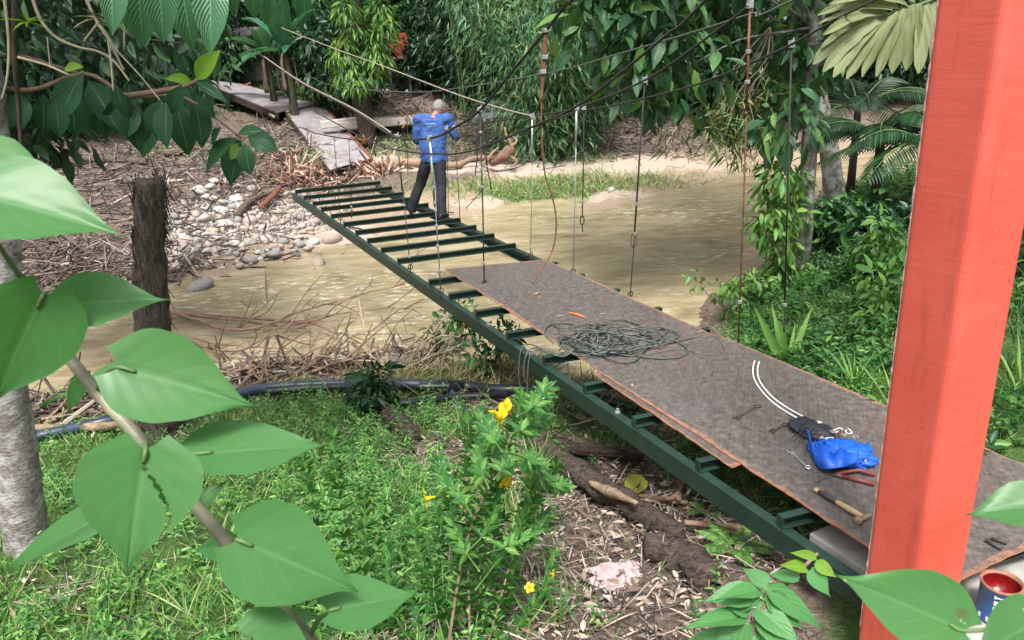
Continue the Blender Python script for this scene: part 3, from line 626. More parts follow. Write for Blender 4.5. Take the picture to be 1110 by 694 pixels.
for P in ([(600, 372), (590, 362), (596, 352), (612, 350), (624, 354), (622, 366), (606, 380)], [(650, 380), (690, 386), (735, 378), (760, 384), (784, 382), (776, 366), (752, 366), (722, 372)], [(640, 350), (610, 356), (598, 350)], [(690, 362), (724, 356), (716, 366)]):
    b.tube(spline([onp(x, y, PZ + .012) for x, y in P], 6), .0065, 5)
e0 = onp(606, 384); L1 = br(-3.3, -.02, -.05)
for dx, ln in ((0, .42), (.1, .3), (.16, .5)):
    q = br(-3.25 - dx, -.035, -.06); b.tube(spline([onp(625, 376, PZ + .02), e0 + U3 * (-dx * .4), br(-3.25 - dx, .05, -.005), q, q - Z3 * ln * .6 - V3 * .03, q - Z3 * ln + V3 * .02], 5), .0065, 5)
tag(b.build('rope', M_ROPEGREY, None, onp(664, 370, 0), True), 'tangled pile of grey green rope lying across the far plate', 'rope')

# ---------------------------------------------------------------- tools and bags on the near plate
NZ = .0225
def onn(x, y, z=NZ): return atz(x, y, z)
def spanner(a, c, label, mat, w=.018, ring_end=True):
    a = onn(*a); c = onn(*c); x = unit(c - a); y = np.cross(Z3, x); t = thing('spanner', (a + c) / 2, label, 'spanner', 'hand tools on the plate')
    b = MB(); b.box((a + c) / 2 + Z3 * .006, (np.linalg.norm(c - a) / 2 - w * .7, w * .33, .004), (x, y, Z3), 0, .002); b.build('shank', mat, t)
    b = MB()
    for s in (-1, 1): b.box(a + y * (s * w * .55) - x * w * .2 + Z3 * .007, (w * .75, w * .27, .006), (unit(x + y * s * -.25), unit(y + x * s * .25), Z3), 0, .002)
    b.box(a + x * w * .7 + Z3 * .007, (w * .4, w * .75, .006), (x, y, Z3), 0, .002); b.build('jaw', mat, t)
    b = MB()
    if ring_end: b.tube([c + (x * math.cos(q) + y * math.sin(q)) * w * .7 + Z3 * .008 for q in np.linspace(0, 2 * math.pi, 13)], w * .3, 6, 0, False); b.build('ring_end', mat, t, None, True)
    else: b.box(c + Z3 * .007, (w * .6, w * .6, .006), (x, y, Z3), 0, .003); b.build('ring_end', mat, t)
    return t
spanner((799, 454), (821, 441), 'dull steel spanner lying alone in the middle of the near plate', M_TOOLSTEEL, .024)
spanner((838, 468), (851, 461), 'short dark spanner just left of the black mesh bag', M_TOOLSTEEL, .02)
spanner((857, 491), (876, 508), 'shiny chrome spanner below the blue bag', M_CHROME, .022)
t = thing('pliers', onn(915, 522), 'long rust red gripped tool with steel jaws lying against the blue bag', 'pliers', 'hand tools on the plate')
a, c, e = onn(884, 523), onn(903, 516), onn(948, 527)
b = MB(); b.tube(spline([a, (a + c) / 2 + Z3 * .004, c], 3), [.006, .006, .008, .008, .009, .012, .012], 6); b.tube([c + (Z3 * .008)] * 1 + [c + unit(e - c) * .05 + Z3 * .012], [.016, .012], 8); b.build('steel_jaw', M_TOOLSTEEL, t, None, True)
b = MB(); b.tube([c + unit(e - c) * .04 + Z3 * .012, e + Z3 * .012], [.012, .014], 8); b.build('grip', M_REDGRIP, t, None, True)
b = MB(); b.tube([onn(906, 517) + Z3 * .02, onn(930, 513) + Z3 * .02, onn(948, 517) + Z3 * .014], [.008, .012, .012], 8); b.build('grip', M_REDGRIP, t, None, True)
t = thing('hammer', onn(908, 548), 'worn hammer with dark grip and bare wood near the red post', 'hammer', 'hand tools on the plate')
a, c = onn(883, 533) + Z3 * .014, onn(934, 563) + Z3 * .016; x = unit(c - a); y = np.cross(Z3, x); ln = np.linalg.norm(c - a)
b = MB(); b.tube([a, a + x * ln * .06, a + x * ln * .1, a + x * ln * .46, a + x * ln * .75, c], [.013, .014, .012, .013, .017, .015], 8); b.build('handle', M_HANDLE, t, None, True)
b = MB(); b.tube([a + x * ln * .09, a + x * ln * .3, a + x * ln * .48], [.0125, .0135, .0145], 8); b.build('grip', M_DARKGRIP, t, None, True)
b = MB(); h = c + x * .012; b.tube([h - y * .06, h - y * .035, h - y * .02, h + y * .03, h + y * .055], [.02, .02, .014, .014, .006], 8); b.build('head', M_WOODPALE, t, None, True)
# black mesh bag with its cords, clips and pin
def crumple(c, h, ax, seed, amp=.25, n=3, flat=None, rga=.06):
    bm = bmesh.new(); bmesh.ops.create_icosphere(bm, subdivisions=n + 1, radius=1); V = []
    for v in bm.verts:
        p = v.co.copy(); q = 1 + amp * mnoise.noise(p * 1.6 + Vector((seed, 0, 0))) + amp * .5 * mnoise.noise(p * 4 + Vector((0, seed, 0))); rg = rga * abs(mnoise.noise(p * 7 + Vector((seed, seed, 0))))
        p = p * (q + rg); p.z = max(p.z, -.55) if flat is None else max(p.z, flat)
        V.append(np.asarray(c) + ax[0] * p.x * h[0] + ax[1] * p.y * h[1] + ax[2] * (p.z + (.55 if flat is None else -flat)) * h[2])
    F = [[v.index for v in f.verts] for f in bm.faces]; bm.free(); return V, F
t = thing('mesh_bag', onn(880, 470), 'black mesh bag full of hooks beside the blue plastic bag', 'bag')
b = MB(); V, F = crumple(onn(880, 470), (.15, .10, .045), (unit(onn(905, 480) - onn(855, 462)), unit(onn(868, 490) - onn(890, 455)), Z3), 3.3); b.add(V, F); b.build('pouch', M_BLACKBAG, t, None, True)
b = MB()
for k in range(10):
    p0 = onn(858 + k * 4, 476 + k * 1.5, NZ + .045); p1 = onn(878 + k * 3.5, 455 + k * 2.2, NZ + .05); b.tube(spline([p0, (p0 + p1) / 2 + Z3 * random.uniform(.005, .03), p1], 4), .003, 5)
b.build('string', M_ROPEDARK, t, None, True)
t2 = thing('steel_hooks', onn(905, 470, .06), 'white and silver hooks and links heaped on the mesh bag', 'hooks')
for k, (x, y) in enumerate(((893, 470), (898, 476), (903, 468), (909, 466), (915, 472), (920, 468), (927, 474), (886, 458), (891, 475))):
    b = MB(); a = random.uniform(0, 3.1); ax0 = U3 * math.cos(a) + V3 * math.sin(a); ax1 = np.cross(Z3, ax0); b.tube(spline([onn(x, y, .07 + .01 * (k % 3)) + ax0 * (.016 * math.cos(q) * (1.8 if k % 2 else 1)) + ax1 * .014 * math.sin(q) + Z3 * random.uniform(-.008, .008) for q in np.linspace(0, 4.6 + (k % 3) * .6, 9)], 2), .0036, 5); b.build('link', M_WHITE if k % 2 else M_GALV, t2, None, True)
b = MB(); b.tube([onn(910, 468, .10), onn(913, 482, .07)], .009, 7); b.build('pin', M_RUSTROD, t2, None, True)
for k, dx in enumerate((0, 5)):
    Q = [onn(818 + dx, 392 + dx * .2), onn(816 + dx, 402), onn(819 + dx, 415), onn(832 + dx, 432 - k), onn(850 + dx, 446 - k * 2), onn(872 + dx, 458 - k * 2, .05), onn(885 + dx, 463, .06)]
    b = MB(); b.tube(spline([q + Z3 * .006 for q in Q], 6), .0055, 6)
    tag(b.build('cord', M_WHITE, None, Q[0], True), ('outer' if k == 0 else 'inner') + ' one of two white cords curving out of the black mesh bag', 'cord')
# blue plastic bag, crumpled, with a torn open mouth and small print
t = thing('plastic_bag', onn(912, 495), 'crumpled bright blue plastic bag lying by the red post', 'bag')
ax0 = unit(onn(945, 500) - onn(885, 490)); ax1 = np.cross(Z3, ax0)
b = MB(); V, F = crumple(onn(912, 496), (.155, .11, .055), (ax0, ax1, Z3), 7.7, .34, 4, None, .28); b.add(V, F)
for k in range(1):
    pass
b.build('sack', M_BLUEBAG, t, None, True)
b = MB(); P0 = [onn(874, 466, .09), onn(884, 482, .10), onn(900, 490, .11), onn(915, 488, .115), onn(930, 482, .10), onn(943, 478, .085)]; P1 = [onn(882, 500, .03), onn(890, 508, .05), onn(903, 508, .08), onn(916, 506, .085), onn(930, 500, .08), onn(940, 494, .05)]
P0 = spline(P0, 4); P1 = spline(P1, 4); P0 = [p + Z3 * .02 * math.sin(i * 1.3) for i, p in enumerate(P0)]; n = len(P0)
b.add(P0 + P1, [(i, i + 1, n + i + 1, n + i) for i in range(n - 1)]); o = b.build('torn_mouth', M_BLUEBAG, t, None, True)
md = o.modifiers.new('thick', 'SOLIDIFY'); md.thickness = .003
b = MB(); c = onn(938, 497, .065); ax2 = unit(np.cross(ax0, unit(O3 - c))); ax2 = unit(np.cross(unit(O3 - c), ax0)); nn = unit(O3 - c)
for k in range(3): b.box(c + ax0 * (-.008 + k * .008) - ax2 * .025 + nn * .02, (.003, .005, .001), (ax0, ax2, nn))
b.lathe(c + nn * .02, [(.006, 0), (.011, 0), (.011, .002), (.006, .002), (.006, 0)], 14, 0, (ax0, ax2 * 1.5, nn)); b.build('print', M_WHITE, t)
# chips and scraps of wood
for (x, y), (x2, y2), r, m, nm, lab in (((617, 340), (634, 345), .013, M_ORANGEWOOD, 'wood_chip', 'orange red wood splinter on the far plate above the rope'), ((578, 321), (587, 318), .014, M_WOODPALE, 'wood_chip', 'pale wood chip alone on the far plate'), ((603, 344), (611, 343), .009, M_WOODPALE, 'wood_chip', 'small pale chip at the left of the orange splinter'), ((650, 341), (656, 341), .007, M_WOODPALE, 'wood_chip', 'small pale chip at the right of the orange splinter'), ((765, 407), (778, 403), .006, M_TOOLSTEEL, 'nail', 'bent dark nail lying on the plate right of the rope'), ((755, 362), (764, 359), .009, M_WOODPALE, 'wood_chip', 'pale chip at the right edge of the plate'), ((683, 418), (687, 420), .012, M_WOODPALE, 'wood_chip', 'pale crumb where the two plates overlap')):
    b = MB(); a, c = onp(x, y), onp(x2, y2); b.tube([a + Z3 * r * .6, (a + c) / 2 + Z3 * r, c + Z3 * r * .5], [r * .5, r, r * .35], 6, 0, True, .25); tag(b.build(nm, m, None, a), lab, nm.replace('_', ' '))
b = MB(); a, c = onn(1078, 577), onn(1083, 580)
# black peg behind the post, on the plate
for dx in (0, 6): b.tube([onn(1068 + dx, 588 - dx * .4) + Z3 * .012, onn(1085 + dx, 597 - dx) + Z3 * .012], [.007, .01], 7)
tag(b.build('hand_cutter', M_DARKGRIP, None, a, True), 'black handled tool on the plate right behind the red post', 'tool', 'hand tools on the plate')

# ---------------------------------------------------------------- paint can
cc = atz(1079, 668, -.154); can = thing('paint_can', cc, 'blue paint can with red paint inside on the concrete by the post', 'paint can')
Rc, Hc = .083, .19
b = MB(); b.lathe(cc, [(0, .002), (Rc, .002), (Rc, .012), (Rc - .002, .016), (Rc - .002, Hc - .012), (Rc + .002, Hc - .006), (Rc + .002, Hc), (Rc - .004, Hc), (Rc - .006, Hc - .006), (Rc - .006, .05)], 32)
M_CAN = simple('blue_can_label', (.03, .10, .30), .4, 0, .15, 8, .03); M_CANRIM = simple('rusty_can_rim', (.30, .13, .08), .6, .2, .4, 30, .2); M_REDPAINT = simple('wet_red_paint', (.16, .006, .008), .18, 0, .15, 8, .05)
b.build('tin', M_CAN, can, None, True)
b = MB(); b.lathe(cc, [(Rc + .003, Hc - .009), (Rc + .004, Hc + .001), (Rc - .007, Hc + .001), (Rc - .008, .08)], 32); b.build('rim', [M_CANRIM], can, None, True)
b = MB(); b.lathe(cc, [(0, .10), (Rc - .008, .10), (Rc - .0085, Hc - .012)], 32); b.build('paint', M_REDPAINT, can, None, True)
b = MB(); tocam = unit((O3 - cc) * np.array([1, 1, 0])); aang = math.atan2(tocam[1], tocam[0])
def patch(a0, a1, z0, z1):
    n = 4; rr = Rc + .0006; V = [cc + np.array([math.cos(aang + a) * rr, math.sin(aang + a) * rr, z]) for z in (z0, z1) for a in np.linspace(a0, a1, n)]
    b.add(V, [(i, i + 1, n + i + 1, n + i) for i in range(n - 1)])
PT = [(-.18 + c * .26, .02 + c * .26, .055 + r * .030, .078 + r * .030) for r in range(3) for c in range(2)] + [(-.12, .3, .152, .160), (-.2, -.1, .147, .165), (-.9, .95, .004, .04), (.62, .9, .10, .12)]
for q_ in PT: b = MB(); patch(*q_); b.build('label_mark', M_WHITE, can, None, True, False)

# ---------------------------------------------------------------- the worker
def capsule(b, P, r, n=14, flat=1.):
    b.tube(spline(P, 5), np.interp(np.linspace(0, len(P) - 1, (len(P) - 1) * 5 + 1), range(len(P)), r), n, 0, True, 0, flat)
def rings(b, R_s, n=20):
    """loft of ellipses: centre, x axis, y axis, half widths"""
    V = []; F = []
    for c, x, y, w, d in R_s: V += [np.asarray(c) + x * w * math.copysign(abs(math.cos(a)) ** .85, math.cos(a)) + y * d * math.sin(a) for a in np.linspace(0, 2 * math.pi, n, endpoint=False)]
    k = len(R_s)
    for i in range(k - 1):
        for j in range(n): F.append((i * n + j, i * n + (j + 1) % n, (i + 1) * n + (j + 1) % n, (i + 1) * n + j))
    F.append(tuple(range(n - 1, -1, -1))); F.append(tuple((k - 1) * n + j for j in range(n))); b.add(V, F)
def remesh(o, vox, sm=4):
    m = o.modifiers.new('union', 'REMESH'); m.mode = 'VOXEL'; m.voxel_size = vox; m.use_smooth_shade = True
    s = o.modifiers.new('smooth', 'SMOOTH'); s.factor = .5; s.iterations = sm; return o
YM = 11.55
def pp(x, y, Y=YM): return aty(x, y, Y)
fl = atz(447, 232, .0); fr = atz(480, 237, .0)
man = thing('person', (fl + fr) / 2, 'man in long sleeved blue shirt and black trousers working bent over on the bridge', 'person')
pel = pp(470, 170); chest = pp(470, 137, 11.60); nb = pp(471.5, 126, 11.66); hd = pp(476, 118, 11.76)
fx = unit(np.array([.97, .10, 0.])); fx = unit(np.array([math.cos(R_(-14)), math.sin(R_(-14)), 0])); fy = np.cross(Z3, fx)     # his right, his front
shL = chest - fx * .215 + Z3 * .095; shR = chest + fx * .215 + Z3 * .095
elL = shL - fx * .075 - Z3 * .285 + fy * .02; elR = shR + fx * .095 - Z3 * .265 + fy * .06
wrL = elL + fx * .14 + fy * .225 + Z3 * .03; wrR = elR - fx * .10 + fy * .235 + Z3 * .06
hipL = pel - fx * .085 - Z3 * .03; hipR = pel + fx * .085 - Z3 * .03
anL = fl + Z3 * .085 - fy * .03; anR = fr + Z3 * .085 - fy * .03
knL = (hipL + anL) / 2 + fy * .05 + Z3 * .015; knR = (hipR + anR) / 2 + fy * .045 + Z3 * .015
b = MB()     # body: one surface
rings(b, [(pel - Z3 * .10, fx, fy, .14, .10), (pel, fx, fy, .155, .105), (pel + Z3 * .15, fx, fy, .135, .09), (chest, fx, fy, .155, .10), (chest + Z3 * .06, fx, fy, .13, .08), (nb - Z3 * .04, fx, fy, .06, .055)])
capsule(b, [chest + Z3 * .08, nb, (nb + hd) / 2 + fy * .0, hd], [.07, .056, .052, .05])
hf = unit(fy * .86 - Z3 * .5); hu = unit(np.cross(fx, hf))
b.ball(hd, (.092, .115, .126), 20, 0, (fx, hf, hu)); b.ball(hd + hf * .04 - hu * .066, (.06, .065, .066), 14, 0, (fx, hf, hu))
b.tube([hd + hf * .105 + hu * .02, hd + hf * .135 - hu * .022, hd + hf * .11 - hu * .034], [.008, .014, .010], 8)
for s in (-1, 1): b.ball(hd + fx * (s * .094) - hf * .008 - hu * .012, (.010, .020, .032), 10, 0, (fx, unit(hf + hu * .2), hu))
b.tube([hd + hf * .103 - hu * .066 - fx * .024, hd + hf * .11 - hu * .068, hd + hf * .103 - hu * .066 + fx * .024], [.006, .009, .006], 6)
for s, sh, el, wr in ((-1, shL, elL, wrL), (1, shR, elR, wrR)):
    capsule(b, [sh, (sh + el) / 2, el, (el + wr) / 2, wr], [.044, .042, .040, .036, .026])
    hx = unit(wr - el); hs = unit(np.cross(hx, Z3)); hn = np.cross(hs, hx)
    rings(b, [(wr - hx * .02, hs, hn, .026, .02), (wr + hx * .03, hs, hn, .038, .018), (wr + hx * .085, hs, hn, .040, .014)], 12)
    for k, ln in enumerate((.062, .072, .068, .054)):
        r0 = wr + hx * .08 + hs * (-.029 + .0195 * k); b.tube(spline([r0 - hx * .02, r0 + hx * ln * .45, r0 + hx * ln * .75 - hn * .018, r0 + hx * ln * .82 - hn * .04], 3), [.0095] * 4 + [.009] * 3 + [.008] * 3, 8)
    r0 = wr + hx * .03 + hs * (-s * .034); b.tube(spline([r0, r0 + hx * .03 - hs * s * .022 - hn * .01, r0 + hx * .058 - hs * s * .02 - hn * .024], 3), [.012] * 3 + [.0105] * 2 + [.009] * 2, 8)
for hip, kn, an in ((hipL, knL, anL), (hipR, knR, anR)): capsule(b, [hip, (hip + kn) / 2, kn, (kn + an) / 2 - fy * .02, an], [.085, .075, .055, .054, .036])
remesh(b.build('body', M_SKIN, man, None, True), .0075, 3)
for s in (-1, 1):
    b = MB(); b.ball(hd + hf * .105 + hu * .012 + fx * (s * .035), .012, 8); b.build('eye', M_WHITE, man, None, True)
b = MB(); bm = bmesh.new(); bmesh.ops.create_icosphere(bm, subdivisions=4, radius=1)
V = []
for v in bm.verts:
    p = v.co; q = 1.0 + .05 * mnoise.noise(p * 6) + .03 * mnoise.noise(p * 18)
    cut = p.y > .35 and p.z < .55 or p.z < -.42 or (abs(p.x) > .8 and p.z < -.05)
    k = .90 if cut else q; V.append(hd + hu * .004 - hf * .004 + fx * p.x * .099 * k + hf * p.y * .121 * k + hu * p.z * .132 * k)
b.add(V, [[v.index for v in f.verts] for f in bm.faces]); bm.free(); b.build('hair', M_HAIR, man, None, True)
# long sleeved shirt, hanging loose over the waist
b = MB(); hem = pel + Z3 * .0
rings(b, [(hem - Z3 * .075, fx, fy, .195, .135), (hem + Z3 * .03, fx, fy, .198, .138), (pel + Z3 * .16 - fy * .01, fx, fy, .20, .138), (chest - Z3 * .07, fx, fy, .215, .138), (chest + Z3 * .04, fx, fy, .225, .132), (chest + Z3 * .11, fx, fy, .205, .11), (nb - Z3 * .035, fx, fy, .12, .078), (nb - Z3 * .005, fx, fy, .066, .06)], 24)
capsule(b, [shL - Z3 * .005, shL * .5 + (nb - Z3 * .05) * .5 + Z3 * .005, nb - Z3 * .055, shR * .5 + (nb - Z3 * .05) * .5 + Z3 * .005, shR - Z3 * .005], [.070, .078, .085, .078, .070], 14)
for sh_ in (shL, shR): b.ball(sh_ - Z3 * .004, (.10, .095, .092), 16)
b.ball(nb - Z3 * .065, (.15, .10, .075), 18)
for sh, el, wr in ((shL, elL, wrL), (shR, elR, wrR)):
    capsule(b, [sh - Z3 * .01, sh * .6 + el * .4, el, (el + wr) / 2, wr - unit(wr - el) * .015], [.086, .082, .072, .060, .046], 14)
o = remesh(b.build('shirt', M_SHIRT, man, None, True), .011, 3)
tx = bpy.data.textures.new('cloth_folds', 'CLOUDS'); tx.noise_scale = .17; tx.noise_depth = 2
d = o.modifiers.new('folds', 'DISPLACE'); d.texture = tx; d.strength = .05; d.mid_level = .5; d.texture_coords = 'LOCAL'
# faded print across the shoulders
b = MB(); bc = chest - fy * .152 + Z3 * .055; bu = unit(Z3 * .98 + fy * .1)
for r, (n, w) in enumerate(((7, .012), (9, .007))):
    for k in range(n):
        b.box(bc + fx * (-.085 + .17 * (k + .5) / n) - bu * (r * .042) + fy * .02 * abs((k + .5) / n - .5) ** 2, (.17 / n * (.22 if k % 2 else .36), .0015, w), (unit(fx + bu * (.25 if k % 3 == 1 else 0)), fy, bu))
o = b.build('faded_print', M_PRINT, man); sw = o.modifiers.new('on_shirt', 'SHRINKWRAP'); sw.target = [c for c in man.children if c.name.startswith('shirt')][0]; sw.wrap_method = 'NEAREST_SURFACEPOINT'; sw.offset = .002
# trousers
b = MB(); rings(b, [(pel - Z3 * .14, fx, fy, .15, .12), (pel - Z3 * .03, fx, fy, .172, .122), (pel + Z3 * .05, fx, fy, .165, .118)], 20)
for hip, kn, an in ((hipL, knL, anL), (hipR, knR, anR)): capsule(b, [hip, hip * .55 + kn * .45 - fy * .01, kn, (kn + an) / 2 - fy * .015, an - Z3 * .04], [.108, .098, .083, .078, .076], 14)
o = remesh(b.build('trousers', M_TROUSER, man, None, True), .011, 3)
d = o.modifiers.new('folds', 'DISPLACE'); d.texture = tx; d.strength = .028; d.mid_level = .5; d.texture_coords = 'LOCAL'
for an, tw in ((anL, -.25), (anR, .2)):
    f = unit(fy + fx * tw); r = np.cross(f, Z3); b = MB(); z0 = np.array([an[0], an[1], 0.])
    rings(b, [(z0 - f * .075 + Z3 * .045, r, Z3, .032, .044), (z0 - f * .04 + Z3 * .052, r, Z3, .040, .051), (z0 + f * .05 + Z3 * .044, r, Z3, .043, .043), (z0 + f * .13 + Z3 * .032, r, Z3, .048, .031), (z0 + f * .185 + Z3 * .024, r, Z3, .034, .022)], 14)
    o = b.build('shoe', M_SHOE, man, None, True); sb = o.modifiers.new('round', 'SUBSURF'); sb.levels = 1; sb.render_levels = 1

# ================================================================ vegetation helpers
def nearest_kind(P):
    ix = np.clip(np.searchsorted(xs, P[:, 0]), 0, len(xs) - 1); iy = np.clip(np.searchsorted(ys, P[:, 1]), 0, len(ys) - 1); k = iy * nx + ix
    return sand[k], grass[k], pale[k]
def sticks_arrays(P, D, L, r):
    P = np.asarray(P, float); n = len(P); D = D / np.linalg.norm(D, axis=1, keepdims=True); A = np.cross(D, rdir(n)); A /= np.linalg.norm(A, axis=1, keepdims=True) + 1e-9; Bn = np.cross(D, A)
    L = np.broadcast_to(L, (n,)); r = np.broadcast_to(r, (n,)); V = []
    for e, k in ((-.5, 1.), (.5, .55)):
        for a in (0, 2.094, 4.189): V.append(P + D * (L * e)[:, None] + (A * math.cos(a) + Bn * math.sin(a)) * (r * k)[:, None])
    V = np.stack(V, 1).reshape(-1, 3); F = np.array([(0, 1, 4, 3), (1, 2, 5, 4), (2, 0, 3, 5)])
    return V, (F[None] + (np.arange(n) * 6)[:, None, None]).reshape(-1, 4)
def bent_limb(a, c, sag=.1, k=4, w=.1):
    a = np.asarray(a); c = np.asarray(c); L = np.linalg.norm(c - a)
    return spline([a + (c - a) * t + Z3 * (math.sin(t * math.pi) * sag * L) + (rng.normal(size=3) * w * L * (0 < t < 1)) * .5 for t in np.linspace(0, 1, k)], 3)
def tree(name, base, h, lean, r0, clumps, crad, per, lsize, asp, tm, lmat, bmat, label, cat, group=None, droop=.5, limbs=9, bare=.35, up=.8, wig=.04, top=.35):
    """trunk (with its limbs) and crown of single leaves; clumps: centres relative to the base"""
    base = np.asarray(base, float); t = thing(name, base, label, cat, group); lean = np.asarray(lean, float)
    tr = MB(); P = [base - Z3 * .3 + lean * 0] + [base + lean * (k / 5) ** 1.3 + Z3 * h * k / 5 + np.append(rng.normal(size=2) * wig * h * .3, 0) * (k > 0) for k in range(1, 6)]
    Q = spline(P, 4); tr.tube(Q, np.linspace(r0 * 1.15, r0 * top, len(Q)), 9, 0, True, .07)
    C = base + np.asarray(clumps)
    for c in C[rng.permutation(len(C))[:limbs]]:
        k = int(np.clip(np.argmin([abs(q[2] - (c[2] - .25 * h)) for q in Q]), len(Q) * bare, len(Q) - 1)); L = bent_limb(Q[k], c, .08); tr.tube(L, np.linspace(r0 * .26, r0 * .05, len(L)), 5, 0, False)
    tr.build('trunk', bmat, t, None, True, False)
    link('crown', foliage('crown', C, crad, per, lsize, asp, tm, droop, .6, up), lmat, t)
    return t
def ell_clumps(n, c, r, hollow=.3):
    d = rdir(n); return np.asarray(c) + d * (hollow + (1 - hollow) * rng.random((n, 1)) ** .5) * np.asarray(r)
def shrub(name, base, h, r, lsize, asp, tm, lmat, label, cat='shrub', group=None, n=10, per=60, crad=.3, droop=.4, stems=6, bmat=None, low=.15):
    base = np.asarray(base, float); t = thing(name, base, label, cat, group); C = base + ell_clumps(n, (0, 0, h * (.5 + low / 2)), (r, r, h * .5 * (1 - low)))
    b = MB()
    for c in C[:stems]: L = bent_limb(base - Z3 * .05, c, .1, 4, .12); b.tube(L, np.linspace(.012 + h * .006, .004, len(L)), 5, 0, False)
    b.build('stem', bmat or M_TWIG, t, None, True, False)
    link('foliage', foliage('foliage', C, np.full(len(C), crad), per, lsize, asp, tm, droop), lmat, t); return t
def frond_part(b_, leaf, base, d0, L, n, ll, lw, sag, parts, upv=Z3, spread=1.05, lmul=1.):
    """one pinnate frond: rachis tube into b_, leaflets collected into parts lists"""
    d0 = unit(d0); P = [base + d0 * L * t - Z3 * sag * L * t * t for t in np.linspace(0, 1, 9)]; b_.tube(P, np.linspace(.012 * L, .002 * L, 9), 5, 0, False)
    for i in range(n):
        t = .15 + .85 * i / (n - 1); q = base + d0 * L * t - Z3 * sag * L * t * t; tg = unit(d0 - Z3 * 2 * sag * t); sd_ = unit(np.cross(tg, upv)); env = math.sin(math.pi * (.12 + .84 * t)) ** .6
        for s in (-1, 1):
            parts[0].append(q); parts[1].append(unit(tg * (.55 + .5 * t) + sd_ * s * spread - Z3 * .25)); parts[2].append(unit(np.cross(sd_, tg) + sd_ * s * .3)); parts[3].append(ll * env * random.uniform(.85, 1.1)); parts[4].append(lw)

# ================================================================ far side: forest
G_TREE = 'tall trees of the dark wood beyond the river'
def forest_proto(k, h, lm, ls):
    C = ell_clumps(34, (0, 0, h * .62), (h * .30, h * .30, h * .36), .25)
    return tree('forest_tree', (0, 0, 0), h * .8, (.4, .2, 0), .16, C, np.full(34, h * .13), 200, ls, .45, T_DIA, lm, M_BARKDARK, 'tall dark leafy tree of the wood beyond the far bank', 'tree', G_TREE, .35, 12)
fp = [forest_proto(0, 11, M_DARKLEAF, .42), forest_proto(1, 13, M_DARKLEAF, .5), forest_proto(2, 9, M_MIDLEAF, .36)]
spots = []
rs = random.Random(8)
for row, (Y, x0, x1, st) in enumerate(((33, -26, 30, 5.2), (38, -32, 36, 5.5), (44, -40, 42, 6.), (51, -46, 50, 7.))):
    x = x0
    while x < x1:
        X, YY = x + rs.uniform(-1.3, 1.3), Y + rs.uniform(-1.8, 1.8); x += st
        if row < 2 and -12.5 < X < -8.0: continue          # the clearing behind the old deck
        spots.append((X, YY))
for i, (x, y) in enumerate(spots):
    o = fp[i] if i < 3 else None; p = (x, y, gz(x, y) - .1); a, s = rs.uniform(0, 6.28), rs.uniform(.85, 1.2)
    if o: o.location = p; o.rotation_euler = (0, 0, a)
    else: dup(fp[rs.choice((0, 0, 1, 1, 2))], p, a, s)
# bushes filling the wood's edge
G_BUSH = 'bushes along the edge of the wood'
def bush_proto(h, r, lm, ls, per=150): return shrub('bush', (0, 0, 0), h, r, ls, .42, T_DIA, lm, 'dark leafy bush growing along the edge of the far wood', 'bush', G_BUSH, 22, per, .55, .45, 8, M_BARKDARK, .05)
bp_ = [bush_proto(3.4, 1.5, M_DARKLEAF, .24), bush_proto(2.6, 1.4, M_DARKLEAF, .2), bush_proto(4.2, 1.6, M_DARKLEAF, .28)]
bs = []
for px, Y in ((20, 26), (60, 29), (100, 27), (140, 30), (180, 33), (205, 30), (455, 31), (470, 30), (488, 29.5), (500, 31), (625, 29), (655, 30), (690, 28.5), (720, 30), (752, 29), (785, 30), (815, 28.5), (845, 29.5), (880, 28.5), (915, 30), (955, 29), (605, 27), (640, 27.2), (672, 26.8), (708, 27), (742, 27.2), (778, 27), (812, 26.5), (850, 27), (1000, 28), (1050, 29), (1090, 28), (640, 32), (700, 32), (770, 33), (840, 33), (600, 31), (560, 31), (-40, 27), (-90, 29), (-150, 28), (1150, 30), (1220, 29)): bs.append((aty(px, 60, Y)[0], Y))
for px, Y in ((300, 30.5), (332, 30), (355, 28.6), (372, 28)): bs.append((aty(px, 60, Y)[0], Y + .4))
for Y, x0, x1, st in ((36, -28, 32, 3.2), (41, -34, 36, 3.6)):
    x = x0
    while x < x1:
        X = x + rs.uniform(-.8, .8); x += st
        if Y < 38 and -12 < X < -9.5: continue
        bs.append((X, Y + rs.uniform(-1, 1)))
for i, (x, y) in enumerate(bs):
    p = (x, y, gz(x, y) - .05); a, s = rs.uniform(0, 6.28), rs.uniform(.8, 1.25) * (.42 if 27.5 < y < 33.5 and -12.5 < x < -5.5 else 1)
    if i < 3: bp_[i].location = p; bp_[i].rotation_euler = (0, 0, a)
    else: dup(bp_[rs.randrange(3)], p, a, s)
# the deep wood behind, one mass
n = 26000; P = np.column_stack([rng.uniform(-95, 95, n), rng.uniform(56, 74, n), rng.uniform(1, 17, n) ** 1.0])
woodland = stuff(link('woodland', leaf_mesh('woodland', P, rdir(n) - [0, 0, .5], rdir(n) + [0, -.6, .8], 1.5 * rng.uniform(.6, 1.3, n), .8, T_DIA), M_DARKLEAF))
# wooded banks up and down the river, out of the middle of the view
G_SIDE = 'trees lining the river banks out to the sides'
for i, (x, y) in enumerate(((-13, 25), (-19, 22), (-25, 26), (-18, 30), (-24, 4), (-17, 1), (-30, 6), (17, 12), (21, 17), (15, 6), (24, 10), (20, 28), (28, 30), (13.5, 30), (-12, -6), (-5, -9), (4, -9), (12, -5))):
    dup(fp[i % 3], (x, y, gz(x, y) - .1), i * 1.3, .8 + .25 * ((i * 7) % 4) / 3, 'tall leafy tree on the river bank at the side of the scene', G_SIDE)

